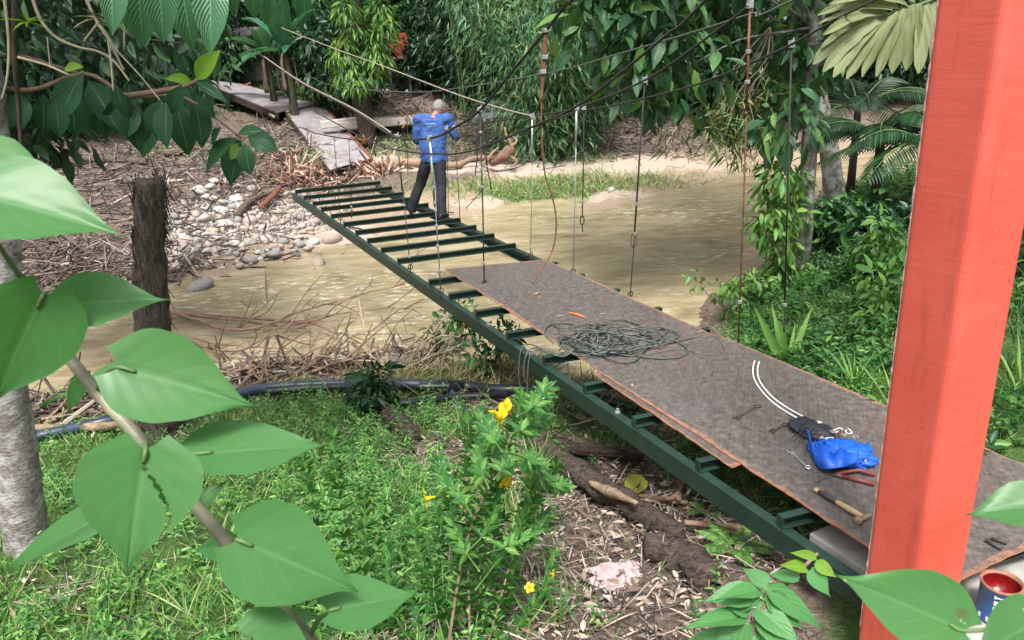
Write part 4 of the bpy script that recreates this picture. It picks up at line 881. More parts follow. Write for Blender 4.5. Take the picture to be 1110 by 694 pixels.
# ---------------------------------------------------------------- bamboo
M_SHADEBAM = leafmat('leaf_bamboo_shade', [(0, (.007, .028, .013)), (.6, (.016, .055, .024)), (1, (.05, .13, .04))], .3, .45)  # bamboo leaf colour lowered to stand in for the deep shade behind the worker
def bamboo(base, h, r, ncul, nleaf, lsize, lmat, label, arch=1.6, seed=1, lean=(0, 0, 0), dens=1.):
    r2 = np.random.default_rng(seed); t = thing('bamboo_clump', base, label, 'bamboo', 'bamboo clumps on the far bank'); P = []; D = []
    for k in range(ncul):
        a = r2.uniform(0, 6.28); q = r2.random() ** .5 * r * .35; b0 = np.asarray(base) + [math.cos(a) * q, math.sin(a) * q, -.1]; out = np.array([math.cos(a), math.sin(a), 0]) + np.asarray(lean); hh = h * r2.uniform(.7, 1.1)
        C = [b0 + Z3 * hh * (t_ - .16 * t_ ** 3) + out * arch * t_ ** 2.4 * r2.uniform(.7, 1.2) for t_ in np.linspace(0, 1, 8)]
        b = MB(); b.tube(C, np.linspace(.035, .008, 8), 6, 0, False); b.build('culm', M_CULM, t, None, True, False)
        m = nleaf // ncul; u = r2.random(m) ** .75; C = np.array(C)
        i = np.clip((u * 7).astype(int), 0, 6); f = u * 7 - i; q = C[i] * (1 - f)[:, None] + C[i + 1] * f[:, None]
        off = r2.normal(size=(m, 3)) * [.42, .42, .25] * r * .55; off[:, 2] -= np.abs(off[:, 0]) * .7; P.append(q + off); D.append(off * .6 + r2.normal(size=(m, 3)) * .35 + [0, 0, -.45])
    P = np.concatenate(P); D = np.concatenate(D); n = len(P); L = lsize * r2.uniform(.6, 1.25, n)
    link('foliage', leaf_mesh('foliage', P, D, rdir(n) + [0, 0, .7], L, L * .17, T_DIA), lmat, t); return t
q = aty(585, 130, 24.5); bamboo(on_g(q[0], 24.5), 6.5, 2.0, 16, 9500, .34, M_BAMBOO, 'feathery pale green bamboo drooping over the far bank right of the worker', 1.5, 3, (-.25, -.5, 0))
q = aty(622, 130, 25.5); bamboo(on_g(q[0], 25.5), 5.2, 1.6, 12, 6500, .3, M_BAMBOO, 'bamboo clump bending low over the dark scarp of the far bank', 1.6, 5, (.2, -.5, 0))
q = aty(515, 100, 28); bamboo(on_g(q[0], 28), 7.5, 1.7, 20, 5000, .32, M_SHADEBAM, 'darker bamboo clump with upright stems directly behind the worker', .9, 7)
q = aty(540, 100, 30); bamboo(on_g(q[0], 30), 8, 1.7, 16, 5000, .34, M_DARKLEAF, 'darkest bamboo clump standing in shade between the other clumps', .9, 9)  # its shade is put into the dark leaf colour

# ---------------------------------------------------------------- vine covered palm trunk
base = on_g(aty(397, 135, 25.5)[0], 25.5); t = thing('vine_covered_tree', base, 'dark trunk wrapped in hanging yellow green vines left of the worker', 'tree')
b = MB(); b.tube(spline([base - Z3 * .2, base + Z3 * 2, base + Z3 * 4.5 + V3 * .1, base + Z3 * 8], 5), np.linspace(.3, .19, 16), 10, 0, True, .08); b.build('trunk', M_BARKDARK, t, None, True)
C = np.array([aty(x, y, 25.2 + random.uniform(-.5, .3)) for x, y in ((375, 10), (383, 30), (372, 48), (390, 55), (405, 48), (380, 68), (398, 72), (410, 62), (418, 30), (376, 82), (392, 84), (404, 82), (412, 12), (368, 62), (380, -20), (415, -20), (395, -40), (385, 92))])
link('vine_foliage', foliage('vines', C, np.full(len(C), .38), 130, .30, .22, T_DIA, .9, .4), leafmat('vine_leaf', [(0, (.02, .08, .02)), (.5, (.07, .19, .035)), (1, (.2, .32, .06))], .35), t)
b = MB(); pr = [[], [], [], [], []]
for (x0, y0), (x1, y1) in (((405, 40), (422, 12)), ((405, 40), (438, 38)), ((405, 42), (440, 50)), ((378, 38), (356, 64)), ((408, 50), (413, 80)), ((380, 30), (358, 46))):
    a, c = aty(x0, y0, 25), aty(x1, y1, 24.6); m = (a + c) / 2 + Z3 * .15; pr[0].append(a); pr[1].append(unit(c - a)); pr[2].append(unit(Z3 + rng.normal(size=3) * .3)); pr[3].append(np.linalg.norm(c - a) * 1.05); pr[4].append(.10)
link('long_leaves', leaf_mesh('long', np.array(pr[0]), np.array(pr[1]), np.array(pr[2]), np.array(pr[3]), np.array(pr[4]), T_BLADE), leafmat('blade_yellow', [(0, (.2, .3, .04)), (1, (.35, .38, .08))], .35), t)
# rosettes
def rosette(name, base, n, L, w, mat, label, cat, elev=(.25, .9), tm=T_BLADE, group=None):
    base = np.asarray(base); t = thing(name, base, label, cat, group); a = np.arange(n) * 2.4 + rng.uniform(0, 6, 1); e = np.linspace(elev[1], elev[0], n)
    D = np.column_stack([np.cos(a) * np.cos(e), np.sin(a) * np.cos(e), np.sin(e)]); N = np.column_stack([-np.cos(a) * np.sin(e), -np.sin(a) * np.sin(e), np.cos(e)]); LL = L * rng.uniform(.75, 1.1, n)
    link('blades', leaf_mesh('blades', np.tile(base, (n, 1)), D, N, LL, w, tm), mat, t); return t
rosette('bromeliad', on_g(aty(437, 100, 26)[0], 26, .35), 26, .75, .06, M_ORANGELEAF, 'orange leaved rosette plant on the ground left behind the worker', 'plant', (.15, 1.1))
rosette('bromeliad', on_g(aty(388, 95, 25.)[0], 25., .25), 12, .4, .06, M_ORANGELEAF, 'small orange rosette plant at the foot of the vine covered trunk', 'plant', (.15, 1.1))

# ---------------------------------------------------------------- banana plants
M_DEADBAN = simple('dead_banana_leaf', (.10, .07, .05), .9, 0, .5, 8, .4)
def banana(base, leaves, label, h=2.4, r=.13):
    base = np.asarray(base); t = thing('banana_plant', base, label, 'banana plant', 'banana plants beyond the old deck'); top = base + Z3 * h
    b = MB(); b.tube(spline([base - Z3 * .1, base + Z3 * h * .5 + V3 * .04, top], 5), np.linspace(r, r * .55, 11), 10, 0, True, .05); b.build('stem', M_BANSTEM, t, None, True)
    for az, el, L, w, sag in leaves:
        d = np.array([math.cos(az) * math.cos(el), math.sin(az) * math.cos(el), math.sin(el)]); k = 12; nn = unit(np.cross(np.cross(d, Z3), d)); sd_ = unit(np.cross(d, nn))
        P = [top + d * L * u - Z3 * sag * L * u * u for u in np.linspace(0, 1, k)]; V = []; F = []; UV = []
        for i, q in enumerate(P):
            u = i / (k - 1); wd = w * .5 * math.sin(math.pi * min(1, .06 + u * .96)) ** .5 * (0 if u < .12 else 1) + .01; tn = unit(P[min(i + 1, k - 1)] - P[max(i - 1, 0)]); up_ = unit(np.cross(sd_, tn))
            for j in range(5): s = -1 + j * .5; V.append(q + sd_ * s * wd + up_ * (abs(s) * wd * .35) * (1 if el > 0 else -1) + rng.normal(size=3) * .012); UV.append((s * .5 + .5, u))
        F = [(i * 5 + j, i * 5 + j + 1, i * 5 + 6 + j, i * 5 + 5 + j) for i in range(k - 1) for j in range(4)]
        link('leaf', fast_mesh('leaf', V, F, np.array(UV)), M_BANANA, t)
    for az in (.4, 2.6, 4.4):      # dead leaves hanging down the stem
        d = np.array([math.cos(az), math.sin(az), 0]); P = spline([top, top + d * .25 - Z3 * .2, top + d * .3 - Z3 * 1.3], 4); b = MB(); b.tube(P, np.linspace(.03, .09, len(P)), 5, 0, True, .3, .3); b.build('dead_leaf', M_DEADBAN, t, None, True)
bx = lambda px, Y: on_g(aty(px, 120, Y)[0], Y)
banana(bx(318, 27.5), ((-1.9, 1.15, 2.6, .62, .4), (2.9, 1.0, 2.6, .62, .4), (.3, 1.1, 2.6, .6, .4), (-.9, 1.3, 2.5, .58, .3), (1.6, 1.3, 2.4, .55, .3), (3.4, .3, 2.2, .62, .55), (-2.4, .25, 1.9, .6, .5)), 'banana plant with broad upright leaves just beyond the kink of the old deck', 2.5, .17)
banana(bx(345, 29), ((-1.3, 1.2, 2.6, .6, .35), (3.3, 1.0, 2.5, .6, .4), (0, .9, 2.6, .6, .45), (1.8, 1.2, 2.4, .55, .35), (-2.3, 1.35, 2.7, .58, .25), (-1.8, .5, 2.2, .6, .6)), 'banana plant standing second, nearer the vine covered trunk', 2.6, .16)
banana(bx(298, 29.5), ((-1.5, 1.1, 2.2, .6, .5), (3.0, .3, 2.2, .62, .7), (.2, .9, 2.2, .55, .5), (-2.4, .8, 2.3, .6, .5)), 'shorter banana plant at the left end of the row', 2.2, .15)

# ---------------------------------------------------------------- shed, fence, red board, white house beyond
sb = aty(277, 90, 36); sb = on_g(sb[0], 36); t = thing('shed', sb, 'weathered grey board shed behind the banana plants', 'shed')
b = MB()
for k in range(6): b.box(sb + Z3 * (.15 + k * .3) + np.array([0, .012 * (k % 2), 0]), (1.25, .03, .145), None, 0, .008)
b.build('wall', M_SHED, t)
for s in (-1.2, 1.2): b = MB(); b.box(sb + np.array([s, .09, .95]), (.05, .05, 1.0)); b.build('post', M_SHED, t)
b = MB(); b.box(sb + np.array([0, .9, 2.05]), (1.6, 1.2, .04), (np.array([1., 0, 0]), unit(np.array([0, 1, .2])), unit(np.array([0, -.2, 1])))); b.build('roof', M_SHED, t)
hb = on_g(aty(205, 90, 42)[0], 42); t = thing('house', hb, 'white walled house glimpsed through the leaves at upper left', 'house')
b = MB(); b.box(hb + Z3 * 1.3 + np.array([0, 2, 0]), (3.4, 2, 1.4)); b.build('wall', M_WHITEWALL, t)
for s in (-1.6, 1.4): b = MB(); b.box(hb + np.array([s, -.02, 1.5]), (.5, .03, .5)); b.build('window', M_PIPE, t)
b = MB(); b.box(hb + np.array([0, 2, 2.9]), (3.9, 2.6, .08)); b.build('roof', M_SHED, t)
rb = aty(431, 60, 29.5); g0 = on_g(rb[0], 29.5); t = thing('red_board', g0, 'red board standing in the dark wood behind the vine covered trunk', 'board')
b = MB(); b.box(np.array([rb[0], 29.5, rb[2] + .35]), (.42, .03, .40), None, 0, .01); b.build('panel', M_REDBOARD, t)
b = MB(); b.box(np.array([rb[0] - .05, 29.46, rb[2] - .08]), (.40, .05, .035)); b.build('ledge', M_WOODPALE, t)
for s in (-.35, .35): b = MB(); b.box(np.array([rb[0] + s, 29.55, (rb[2] + g0[2]) / 2]), (.04, .04, abs(rb[2] - g0[2]) / 2 + .3)); b.build('leg', M_SHED, t)

# ================================================================ the old deck, wrecked on the far bank
t = thing('old_deck', on_g(*aty(350, 165, 24.5)[:2]), 'wrecked old bridge deck of worn steel plate tilted down the far bank', 'old deck')
def slab(Q, th, name, mats):
    Q = [np.asarray(q) for q in Q]; nrm = unit(np.cross(Q[1] - Q[0], Q[2] - Q[0])); nrm *= np.sign(nrm[2]); n = 7; V = []
    for k in (0, 1):
        for i in range(n):
            for j in range(n):
                u, v = i / (n - 1), j / (n - 1); p = Q[0] * (1 - u) * (1 - v) + Q[1] * u * (1 - v) + Q[2] * u * v + Q[3] * (1 - u) * v; V.append(p + nrm * (.05 * math.sin(3 * u + 1) * math.sin(2.5 * v) - k * th))
    F = []; N2 = n * n
    for i in range(n - 1):
        for j in range(n - 1): a = i * n + j; F += [(a, a + 1, a + n + 1, a + n), (N2 + a, N2 + a + n, N2 + a + n + 1, N2 + a + 1)]
    ed = [(i * n, (i + 1) * n) for i in range(n - 1)] + [((i + 1) * n + n - 1, i * n + n - 1) for i in range(n - 1)] + [(j + 1, j) for j in range(n - 1)] + [((n - 1) * n + j, (n - 1) * n + j + 1) for j in range(n - 1)]
    F += [(a, c, N2 + c, N2 + a) for a, c in ed]
    b = MB(); b.add(V, F); return b.build(name, mats, t, None, False)
M_OLDPL = simple('worn_deck_steel', (.33, .325, .35), .38, .25, .3, 3, .25, (.24, .18, .17))
A, Bq, Cq, Dq = gnd(313, 137, .42), gnd(350, 125, .42), gnd(404, 184, .34), gnd(360, 199, .30)
slab([A, Bq, Cq, Dq], .03, 'lower_plate', M_OLDPL)
E1, F1, G1, H1 = aty(206, 84, 33), aty(261, 91, 33.2), Bq + np.array([0, .15, .02]), A + np.array([-.35, .1, .02])
slab([E1, F1, G1, H1], .03, 'upper_plate', M_OLDPL)
for nm, a, c, w, h, m in (('side_beam', A - Z3 * .1, Dq - Z3 * .1, .08, .22, M_BARKDARK), ('side_beam', Bq - Z3 * .1, Cq - Z3 * .1, .08, .22, M_RUSTROD), ('edge_strip', A + Z3 * .05, Bq + Z3 * .05, .09, .05, M_WOODPALE), ('side_beam', E1 - Z3 * .1, H1 - Z3 * .12, .08, .24, M_BARKDARK)):
    b = MB(); b.beam(a, c, w, h, bev=.01); b.build(nm, m, t)
b = MB(); d_ = (Dq - A) / 9
for k in range(9):
    p = A + d_ * k - Z3 * .12; b.beam(p, p + d_ * (1.) - Z3 * .3 * (1 if k % 2 else 0) + Z3 * .0, .035, .035)
b.beam(A - Z3 * .42, Dq - Z3 * .42, .05, .05); b.build('truss', M_RUSTROD, t)
for (x0, y0, Y0), (x1, y1, Y1) in (((257, 96, 33), (297, 127, 27.6)), ((281, 113, 29.), (288, 132, 28.6)), ((245, 99, 32.6), (272, 90, 32.9))):
    b = MB(); b.tube([aty(x0, y0, Y0), aty((x0 + x1) / 2, (y0 + y1) / 2 + 1, (Y0 + Y1) / 2), aty(x1, y1, Y1)], .05, 6); b.build('rail', M_TWIGPALE if y1 == 127 else M_RUSTROD, t, None, True)

# ---------------------------------------------------------------- flood debris
def sticks(name, P, D, L, r, mat): V, F = sticks_arrays(P, D, L, r); return stuff(link(name, fast_mesh(name, V, F), mat, None, None, False))
def scatter(n, poly_c, sx, sy):
    q = gnd(*poly_c); P = q[:2] + rng.normal(size=(n, 2)) * [sx, sy]; return np.column_stack([P, hgt(P)])
M_DEB = leafmat('debris_wood', [(0, (.035, .027, .023)), (.5, (.12, .095, .08)), (.86, (.24, .2, .17)), (1, (.42, .36, .31))], .0, .9)
M_DEBRED = leafmat('debris_red', [(0, (.12, .05, .035)), (.5, (.27, .15, .11)), (1, (.58, .45, .36))], .0, .9)
parts_ = [scatter(800, (230, 186), 2.4, 1.5), scatter(1000, (110, 205), 2.4, 2.), scatter(160, (250, 235), 1.6, 1.1), scatter(60, (270, 268), 1.2, .6), scatter(600, (70, 290), 1.6, .9), scatter(300, (120, 310), 1., .5), scatter(500, (300, 185), 1.2, 1.5), scatter(500, (60, 260), 1.8, 1.3), scatter(500, (420, 140), 2.5, 2.), scatter(1700, (650, 146), 3.4, 1.1), scatter(400, (520, 140), 2.2, 1.6), scatter(300, (180, 160), 2.4, 2), scatter(500, (380, 138), 2.4, 1.2), scatter(260, (330, 408), .9, .3), scatter(220, (430, 398), .5, .3), scatter(160, (240, 415), .7, .3), scatter(200, (90, 445), .5, .4)]
P = np.concatenate(parts_); n = len(P); P[:, 2] += np.abs(rng.normal(size=n)) * .09; D = rdir(n) * [1, 1, .45] + [.25, .1, 0]
sticks('driftwood', P, D, rng.uniform(.12, 1.05, n) ** 1.5, rng.uniform(.005, .03, n), M_DEB)
P = np.concatenate([scatter(130, (326, 198), .45, .35), scatter(90, (405, 192), .4, .3), scatter(30, (312, 176), .25, .3), scatter(40, (350, 205), .5, .2)]); n = len(P); P[:, 2] += np.abs(rng.normal(size=n)) * .13
sticks('broken_timber', P, rdir(n) * [1, 1, .7] + [.2, 0, .2], rng.uniform(.25, 1.0, n), rng.uniform(.012, .055, n), M_DEBRED)
def log(name, pts, r, mat, label, cat='log', jit=.12, n=9, loc=None, group=None, split=None):
    b = MB(); Q = wobble(spline(pts, 6), min(r if not hasattr(r, '__len__') else min(r), .1) * .35, 4); R2 = np.interp(np.linspace(0, 1, len(Q)), np.linspace(0, 1, len(r)), r) if hasattr(r, '__len__') else [r] * len(Q)
    b.tube(Q, R2, n, 0, True, jit); return tag(b.build(name, mat, None, Q[0], True), label, cat, group)
def gp(*q, lift=0.): return [gnd(x, y, lift) for x, y in q]
def gy_(x, y, Y, up=0.): p = aty(x, y, Y); return p + Z3 * up
for pts, r, m, lab in (
    (gp((395, 186), (430, 180), (470, 182), (500, 184), lift=.1), [.09, .12, .11, .08], M_WOODPALE, 'pale log lying on the sand behind the legs of the worker'),
    (gp((498, 182), (520, 176), (548, 178), lift=.1), [.08, .09, .06], M_WOODPALE, 'shorter pale log right of the worker on the sand'),
    (gp((556, 170), (585, 163), (625, 152), lift=.25), [.06, .06, .05], M_WOODPALE, 'thin bent branch lying along the foot of the dark scarp'),
    (gp((180, 172), (220, 168), (262, 176), lift=.1), [.09, .1, .07], M_WOODDARK, 'grey log on the debris below the hanging leaves'),
    (gp((60, 185), (100, 178), (160, 180), lift=.12), [.1, .12, .09], M_WOODDARK, 'dark log at the far left above the stones'),
    (gp((258, 240), (276, 222), (300, 216), lift=.15), [.10, .08, .06], M_WOODDARK, 'dark root end beside the far corner of the green frame'),
    (gp((284, 234), (296, 222), (305, 212), lift=.2), [.07, .08, .05], M_ORANGEWOOD if False else M_RUSTROD, 'reddish brown broken timber by the far corner of the green frame'),
    (gp((266, 121), (310, 122), (352, 124), lift=.1), [.1, .12, .1], M_WOODDARK, 'dark fallen trunk behind the kink of the old deck'),
    (gp((350, 99), (385, 102), (420, 104), lift=.1), [.14, .14, .1], M_BARKGREY, 'grey fallen trunk at the foot of the vine covered trunk'),
    (gp((150, 215), (165, 206), (200, 203), lift=.15), [.04, .05, .03], M_TWIGPALE, 'curved pale branch right of the dark palm stump')):
    log('log', pts, r, m, lab)
# root plate washed up on the sand
base = gnd(540, 178); t = thing('tree_root', base, 'orange brown uprooted root with curling arms on the sand', 'tree root')
b = MB(); b.tube(spline([gy_(532, 178, 22.6, .05), gy_(545, 170, 22.5), gy_(556, 160, 22.5), gy_(552, 152, 22.6)], 5), [.14] * 5 + [.17] * 5 + [.09] * 6, 9, 0, True, .2); b.build('root_body', simple('root_red', (.17, .09, .065), .85, 0, .4, 7, .5), t, None, True)
for q in (((528, 174), (534, 166), (540, 160)), ((556, 162), (553, 154), (549, 147), (547, 138)), ((530, 170), (524, 180), (536, 184)), ((552, 168), (560, 176), (553, 181)), ((556, 158), (560, 152), (553, 146))):
    b = MB(); L = spline([gy_(x, y, 22.4) for x, y in q], 5); b.tube(L, np.linspace(.055, .025, len(L)), 6, 0, True, .1); b.build('root_arm', M_WOODPALE, t, None, True)
# tarp, slab, white stone
base = gnd(550, 140); b = MB(); V, F = crumple(gy_(548, 132, 25.5), (.85, .5, .42), (np.array([1., 0, 0]), np.array([0, 1., 0]), Z3), 2.2, .5, 3); b.add(V, F); b.tube([gy_(530, 112, 25.3), gy_(565, 113, 25.3)], .09, 7)
tag(b.build('tarpaulin', M_TARP, None, base, True), 'grey crumpled tarpaulin slumped at the edge of the far wood', 'tarpaulin')
base = gnd(420, 132); b = MB(); x = unit(np.array([1, .12, 0])); b.box(gy_(417, 128, 26, -.12), (1.5, .45, .13), (x, np.cross(Z3, x), Z3), 0, .04); tag(b.build('concrete_slab', simple('pale_slab', (.28, .245, .215), .9, 0, .25, 5, .4), None, base), 'long pale concrete slab on the far bank left of the worker', 'slab')
b = MB(); x = unit(np.array([.75, .6, 0])); b.box(gy_(371, 133, 25.6, .0), (.75, .12, .12), (x, np.cross(Z3, x), unit(Z3)), 0, .03); tag(b.build('concrete_post', simple('pale_post', (.42, .4, .36), .9, 0, .2, 5, .3), None, gnd(371, 138)), 'short pale beam lying just left of the concrete slab', 'beam')
# stones
def stone_mesh(k):
    bm = bmesh.new(); bmesh.ops.create_icosphere(bm, subdivisions=2, radius=1); s = Vector((1, random.uniform(.65, .95), random.uniform(.42, .7)))
    for v in bm.verts: p = v.co.copy(); v.co = Vector((p.x * s.x, p.y * s.y, p.z * s.z)) * (1 + .28 * mnoise.noise(p * .9 + Vector((k * 3, 0, 0))))
    me = bpy.data.meshes.new('stone'); bm.to_mesh(me); bm.free(); me.materials.append(M_STONE[k % 4]); me.polygons.foreach_set('use_smooth', [True] * len(me.polygons)); return me
SM = [stone_mesh(k) for k in range(8)]
def stone(p, r, k, label, group=None, rot=None):
    o = bpy.data.objects.new('stone', SM[k % 8]); COL.objects.link(o); o.location = p; o.scale = (r,) * 3; o.rotation_euler = rot or (rng.uniform(-.3, .3), rng.uniform(-.3, .3), rng.uniform(0, 6.28)); return tag(o, label, 'stone', group)
k = 0; L_ = 'rounded pale river stone among the stones of the gravel bar'
sp_ = [(rng.uniform(166, 345), None) for _ in range(299)]
for x, _ in sp_:
    y = rng.uniform(232, 293 - max(0, x - 250) * .22) if rng.random() < .8 else rng.uniform(205, 235); p = gnd(x, y); r = float(rng.choice([.06, .085, .11, .14, .18], p=[.3, .34, .22, .10, .04]) * .95); stone(p + Z3 * r * .25, r, k, L_, 'stones of the gravel bar'); k += 1
for (x, y, r, lab) in ((272, 242, .2, 'large pale stone at the right of the gravel bar'), (246, 246, .22, 'largest pale stone on top of the gravel bar'), (662, 207, .13, 'white stone lying alone at the water edge right of the bridge'), (347, 296, .2, 'wet stone standing out of the shallow water'), (360, 262, .22, 'flat yellowish stone at the edge of the mud below the frame'), (340, 263, .14, 'small tan stone at the edge of the mud below the frame'), (222, 335, .26, 'grey white boulder standing in the river left'), (120, 360, .24, 'low pale boulder in the river beside the palm stump'), (420, 405, .3, 'pale boulder at the near water edge beyond the pipe'), (240, 230, .2, 'whitish stone at the back of the gravel bar')):
    p = gnd(x, y); p[2] = max(p[2], WZ if x in (347, 222, 120, 420) else -9); stone(p + Z3 * r * .15, r, 4 if '662' in str(x) else k, lab, None); k += 1
for i in range(14): p = gnd(rng.uniform(215, 260), rng.uniform(195, 225)); r = rng.uniform(.1, .2); stone(p + Z3 * r * .3, r, 4 * (i % 2), 'chunk of pale rubble heaped under the hanging leaves', 'pale rubble')

# fine gravel between them
n = 5200; X = np.column_stack([rng.uniform(160, 350, n), rng.uniform(215, 296, n)]); X = X[X[:, 1] < 298 - np.clip(X[:, 0] - 240, 0, 200) * .26]
c0, c1, c2, c3 = gnd(160, 296), gnd(350, 268), gnd(350, 215), gnd(160, 215); u = (X[:, :1] - 160) / 190; v = (296 - X[:, 1:]) / 81
P = (c0 * (1 - u) + c1 * u) * (1 - v) + (c3 * (1 - u) + c2 * u) * v + rng.normal(size=(len(X), 3)) * .25; P[:, 2] = hgt(P); n = len(P)
OC = np.array([(1, 0, 0), (0, 1, 0), (-1, 0, 0), (0, -1, 0), (0, 0, .7), (0, 0, -.5)]); OF = np.array([(0, 1, 4), (1, 2, 4), (2, 3, 4), (3, 0, 4), (1, 0, 5), (2, 1, 5), (3, 2, 5), (0, 3, 5)])
rr_ = rng.uniform(.02, .06, n); an = rng.uniform(0, 6.28, n); ca_, sa_ = np.cos(an)[:, None], np.sin(an)[:, None]; o_ = OC[None] * (1 + rng.normal(size=(n, 6, 3)) * .25) * rr_[:, None, None]
V = np.stack([P[:, :1] + o_[:, :, 0] * ca_ - o_[:, :, 1] * sa_, P[:, 1:2] + o_[:, :, 0] * sa_ + o_[:, :, 1] * ca_, P[:, 2:] + o_[:, :, 2] + .01], -1).reshape(-1, 3)
stuff(link('gravel', fast_mesh('gravel', V, (OF[None] + (np.arange(n) * 6)[:, None, None]).reshape(-1, 3)), leafmat('gravel_stone', [(0, (.12, .10, .085)), (.5, (.28, .245, .22)), (1, (.48, .45, .42))], 0., .85), None, None, True))

# ---------------------------------------------------------------- near bank: pipes, stump, trunks, branches
def pipe(pts, r, mat, label, n=12):
    b = MB(); Q = spline(pts, 8); b.tube(Q, r, n); return tag(b.build('pipe', mat, None, Q[0], True), label, 'pipe')
pipe([p + Z3 * .10 for p in gp((-60, 505), (45, 483), (120, 466), (195, 447), (250, 438), (300, 431), (380, 427), (440, 426), (497, 427))], .06, M_PIPEBLUE, 'long blue black water pipe lying along the near bank')
t = pipe([p + Z3 * .10 for p in gp((478, 428), (505, 430), (540, 432), (590, 433), (640, 440), (690, 455))], .062, M_PIPE, 'thicker black pipe running under the bridge from the pipe joint')
pipe([p + Z3 * .08 for p in gp((400, 449), (440, 446), (490, 440), (540, 437), (575, 430))], .038, M_PIPE, 'short black pipe lying behind the yellow flowers')
pipe([gnd(488, 428, .07), gnd(496, 440, .05), gnd(508, 454, .0)], .034, M_PIPEBLUE, 'short grey branch pipe slanting down from the pipe joint')
b = MB(); a = gnd(480, 427, .10); c = gnd(500, 429, .10); b.tube([a, a + (c - a) * .3, a + (c - a) * .7, c], [.066, .07, .07, .066], 12); tag(b.build('pipe_joint', M_PIPE, None, a, True), 'black coupling joining the two pipes on the near bank', 'pipe joint')
pipe([p + Z3 * .05 for p in gp((160, 474), (180, 470), (206, 463))], .055, M_PIPE, 'black pipe end at the foot of the dark palm stump')
log('log', gp((40, 472), (100, 470), (165, 464), lift=.06), .045, M_WOODPALE, 'straight pale pole lying beside the blue black pipe at left')
# dark fibrous palm stump
base = gnd(172, 468); t = thing('palm_stump', base, 'dark fibrous dead palm stump standing by the near water edge', 'stump')
Y_ = base[1]; Q = [base - Z3 * .2, base, aty(168, 400, Y_), aty(164, 330, Y_), aty(162, 260, Y_), aty(163, 196, Y_)]
b = MB(); b.tube(spline(Q, 8), np.interp(np.linspace(0, 1, 41), [0, .12, .3, .6, 1], [.25, .235, .19, .15, .115]), 22, 0, True, .13); b.build('trunk', barkmat('palm_fibre', (.02, .015, .013), (.17, .135, .115), 14, (.2, .2, .17) if False else None, .1, 1.), t, None, True)
n = 420; u = rng.random(n); a = rng.uniform(0, 6.28, n); Pc = np.array([np.interp(u, np.linspace(0, 1, 5), np.array(Q)[1:, k]) for k in range(3)]).T; o_ = np.column_stack([np.cos(a), np.sin(a), np.zeros(n)]); V, F = sticks_arrays(Pc + o_ * .135, o_ * .2 + [0, 0, -1] + rng.normal(size=(n, 3)) * .15, rng.uniform(.1, .35, n), .006)
o = link('fibres', fast_mesh('fibres', V, F), M_BARKDARK, t, None, False); o['kind'] = 'stuff'
# pale trunk of a palm at the left edge, its crown above the view
base = gnd(31, 594); t = thing('palm_tree', base, 'whitish ringed palm trunk at the left edge in front of the river', 'palm tree'); Y_ = base[1]
Q = [base - Z3 * .25, base, aty(14, 480, Y_ - .05), aty(-2, 380, Y_ - .1), aty(-6, 250, Y_ - .1), aty(-30, 60, Y_ - .1), aty(-60, -220, Y_ - .2), aty(-80, -420, Y_ - .2)]
b = MB(); SQ = spline(Q, 9); rr = np.interp(np.linspace(0, 1, len(SQ)), [0, .14, .3, 1], [.15, .135, .13, .12]) * (1 + .035 * np.sin(np.arange(len(SQ)) * 2.2)); b.tube(SQ, rr, 14, 0, True, .03); b.build('trunk', M_BARKWHITE, t, None, True)
fr = MB(); pr = [[], [], [], [], []]
for k in range(11): frond_part(fr, None, SQ[-1], [math.cos(k * 2.4), math.sin(k * 2.4), .5 + .3 * (k % 3)], 2.3, 34, .6, .05, .5, pr)
fr.build('frond_rib', M_STEMGREEN, t, None, True, False); link('fronds', leaf_mesh('fronds', *[np.array(x) for x in pr], T_NARROW), M_MIDLEAF, t)
# fallen brush with bare branches over the water
def brush(name, root, tips, r0, label, mat=M_TWIG, nb=5, lv=2):
    t = thing(name, root, label, 'branch'); 
    for k, (mids, tp) in enumerate(tips):
        L = wobble(spline([np.asarray(root)] + mids + [tp], 6), .03, 3); b = MB(); b.tube(L, np.linspace(r0 * (1 if k == 0 else .75), .005, len(L)), 6, 0, True, .08)
        for j in range(nb):
            i = rng.integers(len(L) // 4, len(L) - 2); d = unit(L[i + 1] - L[i]); o = unit(np.cross(d, rng.normal(size=3))); ln = rng.uniform(.25, .75); e = L[i] + (d * .8 + o * .6) * ln + Z3 * rng.uniform(-.1, .12); M_ = wobble([L[i], (L[i] + e) / 2 + rng.normal(size=3) * .04, e], .03); b.tube(spline(M_, 3), np.linspace(.013, .005, 7), 4, 0, False)
            for _ in range(2):
                q = M_[1] + (e - M_[1]) * rng.random(); e2 = q + unit(d + rng.normal(size=3) * .8) * rng.uniform(.1, .3); b.tube([q, e2], [.006, .003], 4, 0, False)
        b.build('branch', mat, t, None, True, False)
    return t
def w(x, y, up=.0): p = atz(x, y, WZ + .05 + up); return p
rt = gnd(196, 372); rt[2] = WZ + .1
brush('fallen_branch', rt, [([w(260, 358, .12), w(320, 340, .22), w(380, 322, .35)], w(440, 308, .45)), ([w(250, 355, .1), w(275, 340, .25)], w(300, 320, .4)), ([w(300, 352, .1), w(340, 348, .15), w(380, 338, .2)], w(460, 333, .3)), ([w(330, 350, .1), w(370, 362, .1)], w(450, 360, .2))], .034, 'bare forked branch reaching out over the river from the palm stump', M_TWIG, 6)
rt = gnd(255, 432, .05)
brush('fallen_branch', rt, [([w(300, 412, .1), w(345, 402, .15), w(400, 385, .2)], w(470, 372, .3)), ([w(310, 405, .15), w(360, 395, .1)], w(425, 383, .2)), ([w(290, 418, .1), w(340, 410, .05), w(390, 402, .05)], w(440, 395, .05)), ([w(280, 400, .1), w(300, 385, .2)], w(350, 392, .1))], .042, 'thick pale brown branch lying at the water edge beyond the pipe', M_TWIG, 7)
